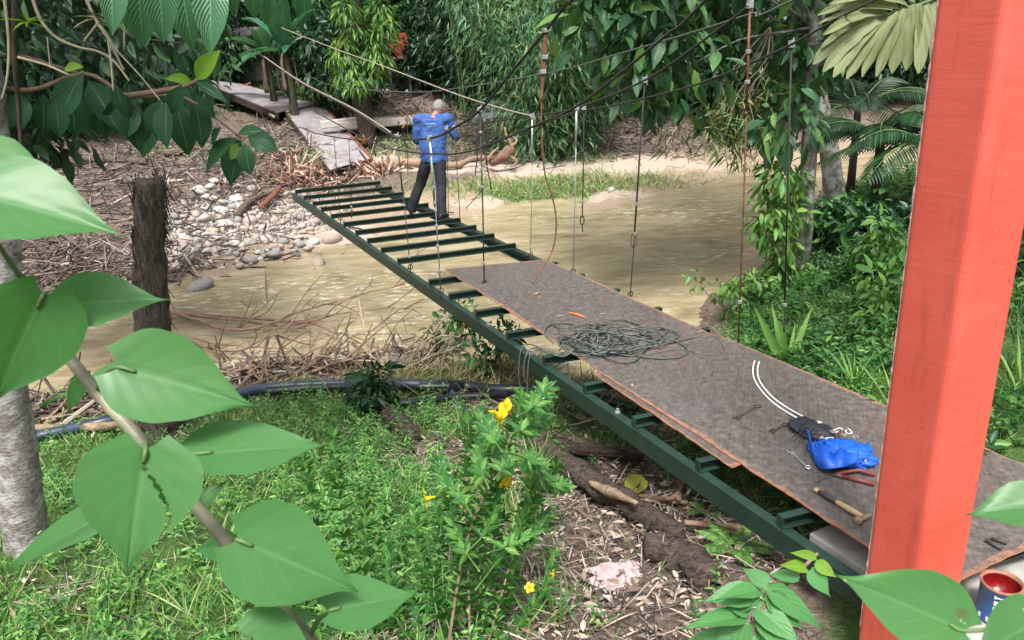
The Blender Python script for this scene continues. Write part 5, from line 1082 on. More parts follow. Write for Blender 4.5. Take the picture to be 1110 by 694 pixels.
rt = gnd(205, 395); rt[2] = WZ + .1
brush('fallen_branch', rt, [([w(250, 380, .1), w(300, 362, .3)], w(345, 350, .3)), ([w(230, 398, .1), w(260, 405, .2)], w(330, 400, .1)), ([w(260, 375, .12)], w(320, 378, .2))], .028, 'tangle of thin brown twigs standing in the water left of centre', M_TWIG, 8)
rt = gnd(45, 470, .05)
brush('fallen_branch', rt, [([gnd(75, 455, .1), gnd(105, 440, .1)], w(140, 428, .1)), ([gnd(80, 462, .08), gnd(110, 452, .1)], w(150, 440, .2)), ([gnd(70, 450, .1)], w(110, 420, .1)), ([gnd(85, 468, .06)], gnd(140, 455, .1))], .035, 'pale driftwood sticks between the whitish palm and the stump', M_WOODPALE, 5)
brush('fallen_branch', gnd(470, 415, .05), [([w(455, 395, .2), w(440, 380, .3)], w(420, 372, .3)), ([gnd(480, 400, .15)], w(470, 380, .3))], .05, 'dark broken branch sticking up at the bank left of the green beam', M_BARKDARK, 4)
brush('fallen_branch', gnd(300, 425, .05), [([w(330, 408, .15), w(370, 392, .3)], w(430, 372, .4)), ([w(340, 415, .1), w(390, 405, .2)], w(455, 388, .25)), ([w(330, 400, .2)], w(380, 372, .45)), ([w(280, 410, .15)], w(255, 385, .3))], .036, 'spread of brown branches lying along the pipe at the waterline', M_TWIG, 9)
brush('fallen_branch', gnd(430, 412, .05), [([w(440, 398, .2), w(455, 380, .35)], w(480, 350, .6)), ([w(420, 400, .2)], w(395, 378, .4)), ([w(445, 404, .2)], w(490, 385, .3))], .024, 'upright brittle twigs by the water just left of the green beam', M_TWIGPALE, 8)
pipe([p + Z3 * .12 for p in gp((290, 437), (340, 433), (400, 431), (450, 431), (490, 432))], .05, M_PIPE, 'second black pipe lying close along the blue black one')
# rotten logs under the bridge side
M_LOG = barkmat('rotten_bark', (.008, .006, .005), (.15, .115, .095), 7, None, .8, 1.)
_mp = [n for n in M_LOG.node_tree.nodes if n.type == 'MAPPING'][0]; _mp.inputs['Rotation'].default_value = (0, 0, R_(62)); _mp.inputs['Scale'].default_value = (.35, 2.2, 2.2)
log('log', gp((402, 446), (428, 462), (448, 482), lift=.07), [.06, .10, .09], M_LOG, 'short hairy dark log left of the yellow flowers', 'log', .2, 12)
log('log', gp((575, 488), (600, 503), (640, 535), (680, 560), (735, 600), lift=.10), [.06, .085, .095, .08, .07], M_LOG, 'long rotten dark log lying beside the bridge', 'log', .34, 12)
log('log', gp((575, 475), (610, 492), (650, 500), (695, 506), lift=.08), [.05, .06, .055, .03], M_LOG, 'greyish broken log with a pale tip above the rotten log', 'log', .2, 10)
log('wood_splinter', gp((640, 548), (662, 560), (690, 574), lift=.19), [.02, .04, .012], M_WOODPALE, 'pale torn splinter of wood on the rotten log', 'wood', .2, 6)
log('log', gp((700, 600), (735, 612), (770, 640), lift=.05), [.07, .11, .09], M_LOG, 'fibrous brown lump of wood at the end of the rotten log', 'log', .25, 12)
for pts, r, lab in ((((692, 548), (725, 552), (740, 540), (748, 518)), .018, 'curved dry stalk looping beside the green beam'), (((735, 555), (738, 535), (728, 512)), .022, 'thick dry brown stalk bending below the green beam'), (((640, 545), (690, 553), (745, 556)), .014, 'thin dry stalk crossing beyond the rotten log'), (((742, 580), (775, 582), (800, 590)), .02, 'brown husk stalk on the litter close to the beam')):
    log('dry_stalk', gp(*pts, lift=.08), r, M_WOODPALE if r < .02 else M_TWIG, lab, 'stalk', .1, 6)
# pink rag and the withered green leaf
base = gnd(668, 628); b = MB(); V, F = crumple(base - Z3 * .01, (.15, .10, .03), (unit(np.array([1, .3, 0])), unit(np.array([-.3, 1, 0])), Z3), 9.1, .55, 4, None, .12); b.add(V, F); tag(b.build('rag', M_RAG, None, base, True), 'dirty pink rag on the dry leaf litter', 'rag')
base = gnd(692, 548); t = thing('fallen_leaf', base, 'yellow green withered banana leaf lying beyond the rotten log', 'leaf'); a = gnd(682, 552, .1); c = gnd(705, 530, .28)
link('blade', leaf_mesh('blade', np.array([a, a, a + Z3 * .03]), np.array([c - a, c - a + V3 * .08, c - a - V3 * .06]), np.array([O3 - a + Z3, Z3 + U3 * -.3, Z3 - V3 * .3]), np.array([.30, .28, .24]), np.array([.16, .13, .12]), T_BIG), leafmat('withered', [(0, (.22, .26, .04)), (1, (.34, .33, .07))], .3), t)

# ================================================================ right bank
def treepts(pts, Y0, Y1): return np.array([aty(x, y, rng.uniform(Y0, Y1)) for x, y in pts])
# big leaved tree whose boughs hang over the river
base = on_g(4.28, 10.55); reg = []
while len(reg) < 95:
    x, y = rng.uniform(585, 900), rng.uniform(-330, 168)
    lim = np.interp(x, [585, 610, 640, 700, 740, 790, 830, 900], [60, 95, 112, 140, 150, 120, 150, 100])
    if y < lim and (y < 40 or x > 600): reg.append((x, y))
C = treepts(reg, 9.6, 13.5); C = np.concatenate([C, base + ell_clumps(22, (1.5, .5, 5.5), (2.8, 2.5, 1.8), .2)])
tree('broadleaf_tree', base, 6.2, (-.12, .15, 0), .102, C - base, np.full(len(C), .52), 46, .28, .40, T_OVAL, leafmat('leaf_overhang', [(0, (.012, .05, .022)), (.55, (.028, .095, .035)), (.88, (.06, .16, .045)), (1, (.12, .24, .05))], .28, .38, .25), barkmat('bark_lichen', (.03, .027, .023), (.12, .11, .095), 5, (.24, .25, .23)), 'broad leaved tree with slim grey trunk whose boughs overhang the river', 'tree', None, .75, 15, .55, .5, .008, .75)
C = treepts([(x, y) for x, y in ((775, 112), (790, 128), (800, 150), (812, 170), (785, 150), (820, 140), (770, 140), (805, 118), (795, 165), (815, 100), (840, 95), (700, 118), (730, 150))], 10.4, 11.2); t = thing('hanging_sprig', C[0], 'pale thin leaved sprigs hanging left of the grey trunk', 'sprig')
b = MB(); top = aty(835, 30, 10.8)
for c in C[:8]: L = bent_limb(top, c, .05); b.tube(L, np.linspace(.012, .004, len(L)), 4, 0, False)
b.build('stem', M_TWIGPALE, t, None, True, False); link('foliage', foliage('sprig', C, np.full(len(C), .28), 50, .2, .13, T_DIA, .5, .9), M_PALEBAM, t)
# second trunk behind, leaning
base = on_g(*atz(908, 232, -1.)[:2]); C = base + ell_clumps(26, (-.8, .6, 6.3), (2.6, 2.4, 1.7), .2)
tree('mottled_tree', base, 6, (-1.4, .4, 0), .18, C - base, np.full(26, .75), 110, .26, .42, T_DIA, M_DARKLEAF, M_BARKGREY, 'mottled leaning trunk standing behind the grey one at the water', 'tree', None, .5, 10)
# climbing shrub with bright leaves against the grey trunk
base = on_g(4.0, 10.2); C = treepts([(845, 185), (838, 200), (850, 215), (835, 225), (848, 240), (840, 255), (852, 270), (860, 200), (832, 245), (858, 285), (846, 290), (862, 235), (853, 190)], 9.9, 10.5); t = thing('climbing_shrub', base, 'bright green leafy shrub climbing beside the grey trunk', 'shrub')
b = MB()
for c in C[::2]: L = bent_limb(base, c, .08); b.tube(L, np.linspace(.015, .005, len(L)), 5, 0, False)
b.build('stem', M_TWIG, t, None, True, False); link('foliage', foliage('climber', C, np.full(len(C), .23), 42, .17, .36, T_OVAL, .7, .5), M_BRLEAF, t)
# dark shrubs on the slope between the trunks and the post
G_S = 'dark shrubs on the right bank'
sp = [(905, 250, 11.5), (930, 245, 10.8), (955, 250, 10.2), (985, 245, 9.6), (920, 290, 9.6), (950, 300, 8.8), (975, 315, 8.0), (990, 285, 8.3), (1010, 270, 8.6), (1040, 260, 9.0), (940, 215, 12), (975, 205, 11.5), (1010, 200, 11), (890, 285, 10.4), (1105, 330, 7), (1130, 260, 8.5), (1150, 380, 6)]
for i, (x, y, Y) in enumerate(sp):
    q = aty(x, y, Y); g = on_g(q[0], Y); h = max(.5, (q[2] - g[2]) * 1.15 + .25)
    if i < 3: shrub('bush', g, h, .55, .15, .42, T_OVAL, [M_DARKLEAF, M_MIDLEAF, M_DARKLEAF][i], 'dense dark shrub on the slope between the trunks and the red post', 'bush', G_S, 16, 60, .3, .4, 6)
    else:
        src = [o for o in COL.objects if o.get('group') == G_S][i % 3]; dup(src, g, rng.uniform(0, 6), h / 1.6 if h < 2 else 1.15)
for (x, y, Y) in ((962, 312, 7.4), (950, 265, 8.8), (978, 330, 6.9)):
    q = aty(x, y, Y); g = on_g(q[0], Y); C = q + rng.normal(size=(7, 3)) * .13; t = thing('bush', g, {962: 'small yellow green leaved bush close to the left edge of the red post', 950: 'lighter green bush in the middle of the dark shrubs', 978: 'bright bush lowest beside the red post'}[x], 'bush')
    b = MB()
    for c in C[:4]: L = bent_limb(g, c, .05); b.tube(L, np.linspace(.01, .004, len(L)), 5, 0, False)
    b.build('stem', M_TWIG, t, None, True, False); link('foliage', foliage('light_bush', C, np.full(7, .17), 26, .13, .45, T_OVAL, .5), M_BRLEAF, t)
# big fan leaf of a palm standing right behind the post
hub = aty(1002, 2, 5.2); base = on_g(hub[0] + .9, 6.0)
t = thing('fan_palm', base, 'palm with big pale pleated drooping frond beside the top of the post', 'palm'); crown = base + Z3 * 2.3
b = MB(); b.tube(spline([base - Z3 * .2, base + Z3 * 1.2, crown], 5), np.linspace(.16, .12, 11), 10, 0, True, .1); b.build('trunk', M_BARKDARK, t, None, True)
def fan(hb, axis, nrm, n, a0, a1, L, w, mat, name='fan_leaf'):
    axis = unit(axis); s_ = unit(np.cross(nrm, axis)); nn = np.cross(axis, s_); V = []; F = []; UV = []
    for k in range(n):
        a = a0 + (a1 - a0) * k / (n - 1); d = unit(axis * math.cos(a) + s_ * math.sin(a)); sd_ = unit(np.cross(nn, d)); LL = L * (1 - .10 * abs(math.sin(a * .8))) * random.uniform(.93, 1.05); b0 = len(V); m = 9
        for i in range(m):
            u = i / (m - 1); wd = w * min(1, u * 1.9 + .06) * (1 if u < .84 else 1 - (u - .84) / .16 * .75) * .5; p = hb + d * LL * u - Z3 * (.14 * L * u * u * u) + nn * .008 * (k % 2)
            for j, q in enumerate((-1, -.5, 0, .5, 1)): V.append(p + sd_ * wd * q + nn * wd * .30 * (abs(q) - .5)); UV.append((q * .5 + .5, u))
        F += [(b0 + i * 5 + j, b0 + i * 5 + j + 1, b0 + i * 5 + 6 + j, b0 + i * 5 + 5 + j) for i in range(m - 1) for j in range(4)]
    return link(name, fast_mesh(name, V, F, np.array(UV)), mat, t)
FL = [((1018, 0), (1030, 78)), ((1010, 2), (1014, 84)), ((1003, 3), (996, 80)), ((997, 4), (982, 76)), ((990, 6), (966, 80)), ((982, 9), (950, 84)), ((975, 12), (935, 84)), ((966, 16), (918, 86)), ((958, 19), (904, 84)), ((952, 22), (892, 78)), ((944, 25), (881, 70)), ((955, 17), (890, 52)), ((962, 14), (893, 38)), ((968, 11), (888, 26)), ((975, 8), (886, 16)), ((984, 5), (900, 4)), ((992, 2), (915, -12)), ((1000, 0), (940, -30))]
for (x0, y0), (x1, y1) in FL:
    a = aty(x0, y0, 5.2 + random.uniform(-.05, .05)); c = aty(x1, y1, 5.1 + random.uniform(-.08, .1)); L_ = np.linalg.norm(c - a); m = 12; d_ = (c - a) / L_; nn = unit(unit(O3 - a) + Z3 * .4 + rng.normal(size=3) * .3); sd_ = unit(np.cross(d_, nn)); nn = np.cross(sd_, d_); V = []; UV = []; wv_ = random.uniform(.085, .115) * (.6 if y1 < 60 else 1.)
    for i in range(m):
        u = i / (m - 1); wd = wv_ * .5 * np.interp(u, [0, .12, .45, .8, .93, 1], [.35, .7, 1, .85, .55, .12]); p = a + d_ * L_ * u + Z3 * (.10 * L_ * math.sin(u * math.pi)) + rng.normal(size=3) * .002
        for q in (-1, -.5, 0, .5, 1): V.append(p + sd_ * wd * q + nn * wd * .35 * (abs(q) - .5)); UV.append((q * .5 + .5, u))
    F = [(i * 5 + j, i * 5 + j + 1, i * 5 + 6 + j, i * 5 + 5 + j) for i in range(m - 1) for j in range(4)]
    link('leaflet', fast_mesh('leaflet', V, F, np.array(UV)), M_FAN, t)
b = MB(); b.tube(spline([aty(1060, -30, 5.25), aty(1010, 0, 5.2), aty(975, 10, 5.2), aty(944, 25, 5.2)], 5), np.linspace(.012, .005, 16), 6); b.build('rachis', M_STEMGREEN, t, None, True)
hub = aty(1060, -30, 5.25)
b = MB(); b.tube(spline([crown, (crown + hub) / 2 + Z3 * .35, hub], 5), np.linspace(.03, .014, 11), 6); b.build('leaf_stalk', M_STEMGREEN, t, None, True)
for az, el in ((1.0, .6), (2.2, .9), (-.4, .5), (3.6, 1.0), (-1.3, .8)):
    d = np.array([math.cos(az) * math.cos(el), math.sin(az) * math.cos(el), math.sin(el)]); hb = crown + d * 1.0; b = MB(); b.tube([crown, crown + d * .5 + Z3 * .05, hb], [.03, .022, .014], 6); b.build('leaf_stalk', M_STEMGREEN, t, None, True); fan(hb, d - Z3 * .5, Z3, 13, -1.3, 1.3, .65, .13, M_MIDLEAF)
# dark feather palms in the shade
for i, (x, y, Y, L, lab) in enumerate(((955, 150, 12.5, 1.7, 'dark feather palm in the shade left of the red post'), (1005, 160, 11.5, 1.7, 'dark feather palm half hidden behind the red post'), (930, 120, 15, 2., 'feather palm farthest back behind the mottled trunk'))):
    q = aty(x, y, Y); g = on_g(q[0], Y); t = thing('feather_palm', g, lab, 'palm'); fr = MB(); pr = [[], [], [], [], []]
    b = MB(); b.tube([g - Z3 * .1, q], [.09, .07], 8); b.build('trunk', M_BARKDARK, t, None, True)
    for k in range(10): frond_part(fr, None, q, [math.cos(k * 2.4 + i), math.sin(k * 2.4 + i), .45 + .4 * (k % 3)], L, 26, .5, .04, .55, pr)
    fr.build('frond_rib', M_STEMGREEN, t, None, True, False); link('fronds', leaf_mesh('fronds', *[np.array(x_) for x_ in pr], T_NARROW), M_DARKLEAF, t)
# young palm with four upright blades next to the deck, ferns, low plants
t = thing('young_palm', gnd(853, 402), 'bright young palm with upright blades beside the right edge of the deck', 'plant'); q = gnd(853, 402)
bl = [(822, 342), (838, 335), (878, 336), (848, 345), (862, 352), (893, 395), (880, 406)]; E_ = [aty(x, y, q[1] + dy) for (x, y), dy in zip(bl, (0, .15, .1, -.1, .2, -.1, -.3))]
link('blades', leaf_mesh('blades', np.tile(q, (7, 1)), np.array(E_) - q, np.tile(O3 - q, (7, 1)) + rng.normal(size=(7, 3)) * .5, np.linalg.norm(np.array(E_) - q, axis=1) * 1.08, np.array([.10, .07, .07, .06, .05, .06, .06]), T_NARROW), leafmat('young_blade', [(0, (.12, .28, .05)), (1, (.2, .38, .09))], .35, .4, .25), t)
for (x, y, L, lab) in ((975, 470, .55, 'broad bladed plant between the deck edge and the red post'), (925, 425, .4, 'grassy bladed plant near the middle of the deck edge'), (1100, 455, .55, 'long bladed plant just right of the red post')):
    rosette('bladed_plant', gnd(x, y) if x < 1000 else on_g(*aty(x, y, 4.6)[:2]), 22, L, .022, M_BRLEAF, lab, 'plant', (.5, 1.35), T_NARROW)
def fern(base, n, L, label, mat=M_BRLEAF, el=.7):
    base = np.asarray(base); t = thing('fern', base, label, 'fern', 'ferns beside the bridge'); fr = MB(); pr = [[], [], [], [], []]
    for k in range(n): frond_part(fr, None, base, [math.cos(k * 2.4), math.sin(k * 2.4), el + .2 * (k % 3)], L * random.uniform(.8, 1.1), 16, L * .2, L * .055, .5, pr, Z3, 1.4)
    fr.build('frond_rib', M_STEMGREEN, t, None, True, False); link('fronds', leaf_mesh('fronds', *[np.array(x_) for x_ in pr], T_OVAL), mat, t)
fern(gnd(795, 600), 7, .3, 'small fern in the shade under the green beam')
fern(gnd(770, 560), 5, .2, 'tiny fern on the litter halfway along the near beam')
fern(gnd(840, 395), 8, .4, 'fern tuft close to the young palm'); fern(gnd(905, 375), 9, .5, 'fern tuft on the slope above the deck edge', M_MIDLEAF); fern(gnd(820, 360), 8, .4, 'fern tuft nearest the river on the right bank', M_MIDLEAF)

# ================================================================ left side: shrub with big ribbed leaves hanging in from the left
def place_leaves(t, lst, Y, mat, tm=T_BIG, jit=.25, face=.9, name='leaf', wk=1.):
    for k, (x0, y0, x1, y1, wd) in enumerate(lst):
        Yk = Y + random.uniform(-jit, jit); a = aty(x0, y0, Yk); c = aty(x1, y1, Yk + random.uniform(-.12, .05)); L = np.linalg.norm(c - a); w_ = wd / FPX * np.dot(a - O3, _f) * wk
        N = unit(O3 - a) * face + Z3 * .5 + rng.normal(size=3) * .25
        V, F, uv = leaf_arrays([a], np.array([c - a]), np.array([N]), L, w_, tm); link(name, fast_mesh('leaf', V, F, uv), mat, t)
base = on_g(-5.6, 4.6); t = thing('large_leaf_shrub', base, 'shrub with big ribbed dark leaves hanging in at upper left', 'shrub')
LV = [(33, 103, -2, 138, 30), (47, 102, 49, 148, 24), (90, 79, 58, 130, 30), (76, 98, 84, 150, 34), (96, 88, 130, 138, 34), (124, 90, 136, 128, 18), (142, 110, 151, 164, 27), (165, 118, 154, 170, 25), (190, 108, 206, 168, 32), (197, 92, 182, 126, 18), (200, 92, 213, 122, 17), (210, 103, 236, 128, 13), (212, 88, 244, 107, 12), (258, 150, 214, 183, 26), (262, 152, 238, 168, 14), (262, 154, 245, 200, 29), (265, 155, 270, 190, 20), (268, 148, 301, 161, 24), (174, 108, 166, 152, 26), (110, 108, 104, 150, 26), (20, 100, 22, 140, 24), (60, 106, 66, 150, 22), (212, 112, 222, 160, 24), (150, 115, 132, 150, 22), (258, 146, 284, 138, 14), (180, 110, 176, 160, 24), (126, 104, 118, 148, 22), (240, 138, 226, 158, 12)]
place_leaves(t, LV, 4.3, M_COCOA, T_BIG, .22)
place_leaves(t, [(213, 86, 232, 57, 20), (208, 88, 182, 83, 12), (262, 156, 250, 172, 14), (70, 76, 86, 70, 12)], 4.2, M_YOUNG)
for q in (((-140, 60), (-40, 85), (30, 98), (92, 80), (140, 104), (200, 106), (262, 150)), ((-120, 100), (0, 62), (60, 72), (92, 82)), ((140, 104), (190, 96), (212, 88), (216, 80))):
    b = MB(); L = spline([base + Z3 * 1.4] + [aty(x, y, 4.35) for x, y in q], 5) if q[0][0] < 0 else spline([aty(x, y, 4.35) for x, y in q], 5); b.tube(L, np.linspace(.02, .006, len(L)), 6); b.build('branch', M_TWIG, t, None, True)
b = MB(); b.tube(spline([base - Z3 * .2, base + Z3 * 1.4, base + Z3 * 3.4], 5), np.linspace(.06, .03, 11), 8); b.build('trunk', M_BARKGREY, t, None, True)
base2 = on_g(-2.6, 1.1); t = thing('large_leaf_sapling', base2, 'hanging whorl of big pale ribbed leaves at the top left edge', 'sapling')
place_leaves(t, [(150, -42, 150, 54, 46), (196, -44, 201, 56, 42), (228, -38, 228, 52, 38), (120, -40, 124, 34, 30), (272, -30, 277, 22, 22), (290, -30, 288, 30, 22), (172, -40, 176, 46, 36), (252, -40, 250, 20, 20)], 2.5, leafmat('leaf_ribbed_pale', [(0, (.05, .15, .075)), (1, (.07, .19, .095))], .22, .33, .5, nveins=13), T_BIG, .12)
b = MB(); L = spline([base2 - Z3 * .2, base2 + Z3 * 1.4, aty(60, -120, 2.2), aty(150, -45, 2.5), aty(290, -32, 2.55)], 6); b.tube(L, np.linspace(.017, .007, len(L)), 7); b.build('stem', M_TWIG, t, None, True)
# darker leafy trees filling the upper left behind the ribbed leaves
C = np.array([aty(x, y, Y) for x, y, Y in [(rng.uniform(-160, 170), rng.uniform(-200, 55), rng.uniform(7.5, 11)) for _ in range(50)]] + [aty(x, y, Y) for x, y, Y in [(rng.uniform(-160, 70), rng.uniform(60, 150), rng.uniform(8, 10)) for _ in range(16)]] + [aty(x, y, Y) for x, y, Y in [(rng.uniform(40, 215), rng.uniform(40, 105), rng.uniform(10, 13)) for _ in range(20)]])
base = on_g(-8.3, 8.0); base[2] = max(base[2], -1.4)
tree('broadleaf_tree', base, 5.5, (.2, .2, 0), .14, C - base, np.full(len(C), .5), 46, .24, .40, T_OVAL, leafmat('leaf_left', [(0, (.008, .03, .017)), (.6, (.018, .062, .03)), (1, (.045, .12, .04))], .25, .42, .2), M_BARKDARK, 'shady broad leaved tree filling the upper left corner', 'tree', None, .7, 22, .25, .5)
# hanging pale vines and twigs
G_V = 'bare vines and twigs at the upper left'
for pts, r, lab in ((((32, -10), (45, 20), (62, 40), (85, 53), (105, 58), (122, 68), (138, 88)), .009, 'thick pale vine curving down across the upper left corner'), (((92, -10), (105, 20), (118, 42), (130, 72), (133, 76)), .008, 'straight pale vine crossing behind the curved vine'), (((108, 28), (125, 55), (150, 82), (178, 116)), .005, 'thin grey vine running down to the ribbed leaves'), (((4, -10), (8, 40), (6, 80), (1, 106)), .008, 'pale vine hanging at the extreme left edge'), (((16, -10), (14, 60), (20, 110), (22, 150), (24, 180)), .014, 'brown vertical stem near the left edge'), (((108, 25), (90, 48)), .006, 'short pale twig forking off the straight vine'), (((18, 60), (50, 72), (75, 84), (88, 80)), .007, 'pair of twigs running level beneath the curved vine'), (((117, 45), (118, 70), (121, 100)), .006, 'dangling dead stalk between the two crossing vines'), (((52, 40), (54, 76)), .004, 'tiny vertical twig under the curved vine'), (((135, 20), (134, 55)), .005, 'thin stalk bearing a small green star of leaves')):
    Y_ = 4.0 + .2 * random.random(); Q = spline(wobble([aty(x, y, Y_) for x, y in pts], .02), 5); b = MB(); b.tube(Q, np.linspace(r, r * .6, len(Q)), 6); tag(b.build('vine', M_TWIGPALE if r != .014 else M_BARKDARK, None, Q[0], True), lab, 'vine', G_V)
for (x, y, lab) in ((134, 22, 'small green star of leaves on a thin stalk at upper left'), (105, 20, 'tuft of dry pale leaves where two vines cross'), (30, 24, 'curled green leaf tuft beside the left edge')):
    q = aty(x, y, 4.0); rosette('leaf_tuft', q, 7, .13, .018, M_YOUNG if x != 105 else M_DRYLEAF, lab, 'leaves', (-.3, .6), T_NARROW)

# ================================================================ ground cover
def area(n, x0, x1, y0, y1): P = np.column_stack([rng.uniform(x0, x1, n), rng.uniform(y0, y1, n)]); return P
def rise(P, lift=0.): return np.column_stack([P, hgt(P) + lift])
def pick(P, prob): return P[rng.random(len(P)) < prob]
vis = lambda P: np.abs(P[:, 0] - .0) < P[:, 1] * .78 + 1.5
def clear_of_deck(P):
    r = P[:, :2] - BC; s_, o_ = r @ BU, r @ BV; return ~((o_ > -.15) & (o_ < 2.6) & (s_ < -6.2) & (s_ > -10.6))
PATCH = [(gnd(x, y)[:2], r) for x, y, r in ((240, 510, .45), (60, 640, .35), (150, 520, .3), (330, 480, .35), (90, 660, .3), (200, 480, .3), (420, 500, .3), (300, 640, .22), (430, 690, .3))]
def bare(P): return np.clip(sum(np.exp(-((P[:, 0] - q[0]) / r) ** 2 - ((P[:, 1] - q[1]) / (r * .55)) ** 2) for q, r in PATCH), 0, 1)
def patchy(P, k=1.3, s=0.): return np.clip(.5 + .9 * np.array([mnoise.noise(Vector((p[0] * k, p[1] * k, s))) for p in P]), 0, 1)
# grass blades: near bank, right bank, far patches
A = area(125000, -7.5, 3.6, 1.9, 9.4); A = A[vis(A) & clear_of_deck(A)]; A = A[rng.random(len(A)) > bare(A) * .85]; s_, g_, p_ = nearest_kind(A); A = pick(A, np.clip(g_, .05, 1) * np.clip(patchy(A) * 1.25, .12, 1) * np.clip(5. / A[:, 1], .3, 1))
B_ = area(50000, 2.2, 10, 1.2, 19); B_ = B_[clear_of_deck(B_)]; s_, g_, p_ = nearest_kind(B_); B_ = pick(B_, g_ * np.clip(patchy(B_, 1.1, 4.) * 1.5, .1, 1) * np.clip(7. / B_[:, 1], .25, 1))
q1, q2, q3 = gnd(590, 206), gnd(430, 158), gnd(300, 110)
Cg = np.concatenate([q[:2] + rng.normal(size=(n, 2)) * s for q, n, s in ((q1, 2400, [1.9, .5]), (gnd(650, 196), 500, [1.2, .5]), (q2, 1300, [1.2, .8]), (gnd(350, 170), 500, [.5, .6]), (q3, 2600, [2.6, 1.8]), (gnd(545, 165), 800, [1.2, .6]), (gnd(225, 165), 600, [1., .5]), (gnd(640, 175), 250, [.5, .3]))])
def blades(P, L, W, name):
    n = len(P); D = rng.normal(size=(n, 3)) * [.5, .5, .1] + [0, 0, .8]; N = rdir(n) + [0, -.5, .5]; LL = L * rng.uniform(.5, 1.3, n)
    return D, N, LL, W * rng.uniform(.7, 1.3, n)
Tf = np.concatenate([gnd(x, y)[:2] + rng.normal(size=(60, 2)) * .11 for x, y in zip(rng.uniform(250, 600, 26), rng.uniform(455, 690, 26))] + [gnd(x, y)[:2] + rng.normal(size=(50, 2)) * .1 for x, y in zip(rng.uniform(0, 250, 12), rng.uniform(500, 690, 12))])
DB, NB, LB, WB = blades(rise(B_, -.01), .22, .011, '')
stuff(link('bank_grass', leaf_mesh('bank_grass', rise(B_, -.01), DB, NB, LB, WB, T_BLADE), leafmat('bank_blade', [(0, (.02, .075, .022)), (.5, (.05, .15, .04)), (.92, (.13, .26, .06)), (1, (.3, .27, .14))], .35, .5)))
sets = [(rise(A, -.01), .12, .0065), (rise(Tf, -.01), .30, .008), (rise(Cg, -.02), .22, .018)]
PP, DD, NN, LL, WW = [np.concatenate(z) for z in zip(*[(P, *blades(P, L, W_, '')) for P, L, W_ in sets])]
stuff(link('grass', leaf_mesh('grass', PP, DD, NN, LL, WW, T_BLADE), M_GRASS))
Ct = np.concatenate([gnd(x, y)[:2] + rng.normal(size=(n_, 2)) * [sx, sy] for x, y, n_, sx, sy in ((610, 204, 1500, 1.8, .5), (680, 200, 500, 1., .4), (430, 160, 500, 1.1, .7), (640, 175, 250, .6, .4), (225, 165, 500, 1.1, .5), (350, 168, 250, .5, .6), (520, 150, 400, 1.5, .6))]); m_ = len(Ct)
stuff(link('straw', leaf_mesh('straw', rise(Ct), rng.normal(size=(m_, 3)) * [1, 1, .25] + [0, 0, .45], rdir(m_) + [0, -.5, .5], .3 * rng.uniform(.5, 1.3, m_), .018, T_BLADE), leafmat('straw', [(0, (.16, .15, .07)), (.5, (.3, .25, .15)), (1, (.45, .38, .26))], .2, .7)))
# low leafy weeds: little stems with pairs of leaves
def weeds(P, hmin, hmax, leaf, asp, per):
    n = len(P); h = rng.uniform(hmin, hmax, n); a = rng.uniform(0, 6.28, (n, 1)) + np.arange(per) * 2.4; u = (np.arange(per) + .5) / per; ln = rng.normal(size=(n, 1, 2)) * .18
    pos = np.stack([P[:, :1] + ln[:, :, 0] * h[:, None] * u, P[:, 1:2] + ln[:, :, 1] * h[:, None] * u, P[:, 2:3] + h[:, None] * (u[None] * .95 + .05)], -1).reshape(-1, 3)
    el = rng.uniform(-.1, .9, (n, per)); D = np.stack([np.cos(a) * np.cos(el), np.sin(a) * np.cos(el), np.sin(el)], -1).reshape(-1, 3); N = np.tile([0, 0, 1.], (len(D), 1)) + rng.normal(size=(len(D), 3)) * .3
    L = (leaf * rng.uniform(.6, 1.25, (n, per)) * (1.1 - .4 * u)).ravel(); return pos, D, N, L, L * asp
A = area(9500, -7, 3.2, 1.9, 9.2); A = A[vis(A) & clear_of_deck(A)]; A = A[rng.random(len(A)) > bare(A) * .8]; s_, g_, p_ = nearest_kind(A); A = pick(A, np.clip(g_, .04, 1) * np.clip(patchy(A, 1.6, 9.) * 1.3 - .15, 0, 1) * np.clip(4.5 / A[:, 1], .35, 1))
B_ = area(6200, 2.3, 9.5, 1.2, 17); B_ = B_[clear_of_deck(B_)]; s_, g_, p_ = nearest_kind(B_); B_ = pick(B_, g_ * np.clip(patchy(B_, .9, 2.) * 1.4 - .1, 0, 1) * np.clip(7 / B_[:, 1], .3, 1))
Bk = np.concatenate([gnd(x, y)[:2] + rng.normal(size=(n, 2)) * .28 for x, y, n in ((330, 447, 16), (372, 452, 20), (480, 470, 20), (352, 500, 30), (420, 520, 40), (300, 560, 16), (440, 570, 30), (400, 600, 30), (380, 540, 24), (460, 620, 30), (350, 640, 20), (400, 680, 24))])
S1 = weeds(rise(A), .04, .26, .06, .32, 12); S2 = weeds(rise(B_), .1, .4, .12, .36, 13); S3 = weeds(rise(Bk), .12, .42, .065, .26, 20); Bt = np.column_stack([rng.uniform(320, 610, 260), rng.uniform(470, 692, 260)]); Bt = np.array([gnd(x, y)[:2] for x, y in Bt]); s_, g_, p_ = nearest_kind(Bt); Bt = pick(Bt, np.clip(g_, .12, 1)); S4 = weeds(rise(Bt), .12, .38, .075, .3, 16)
PP, DD, NN, LL, WW = [np.concatenate(z) for z in zip(S1, S3, S4)]
stuff(link('bank_weeds', leaf_mesh('bank_weeds', *S2, T_OVAL), leafmat('bank_weed_leaf', [(0, (.015, .065, .02)), (.55, (.045, .15, .035)), (1, (.13, .28, .06))], .35, .42)))
stuff(link('weeds', leaf_mesh('weeds', PP, DD, NN, LL, WW, T_OVAL), M_WEED))
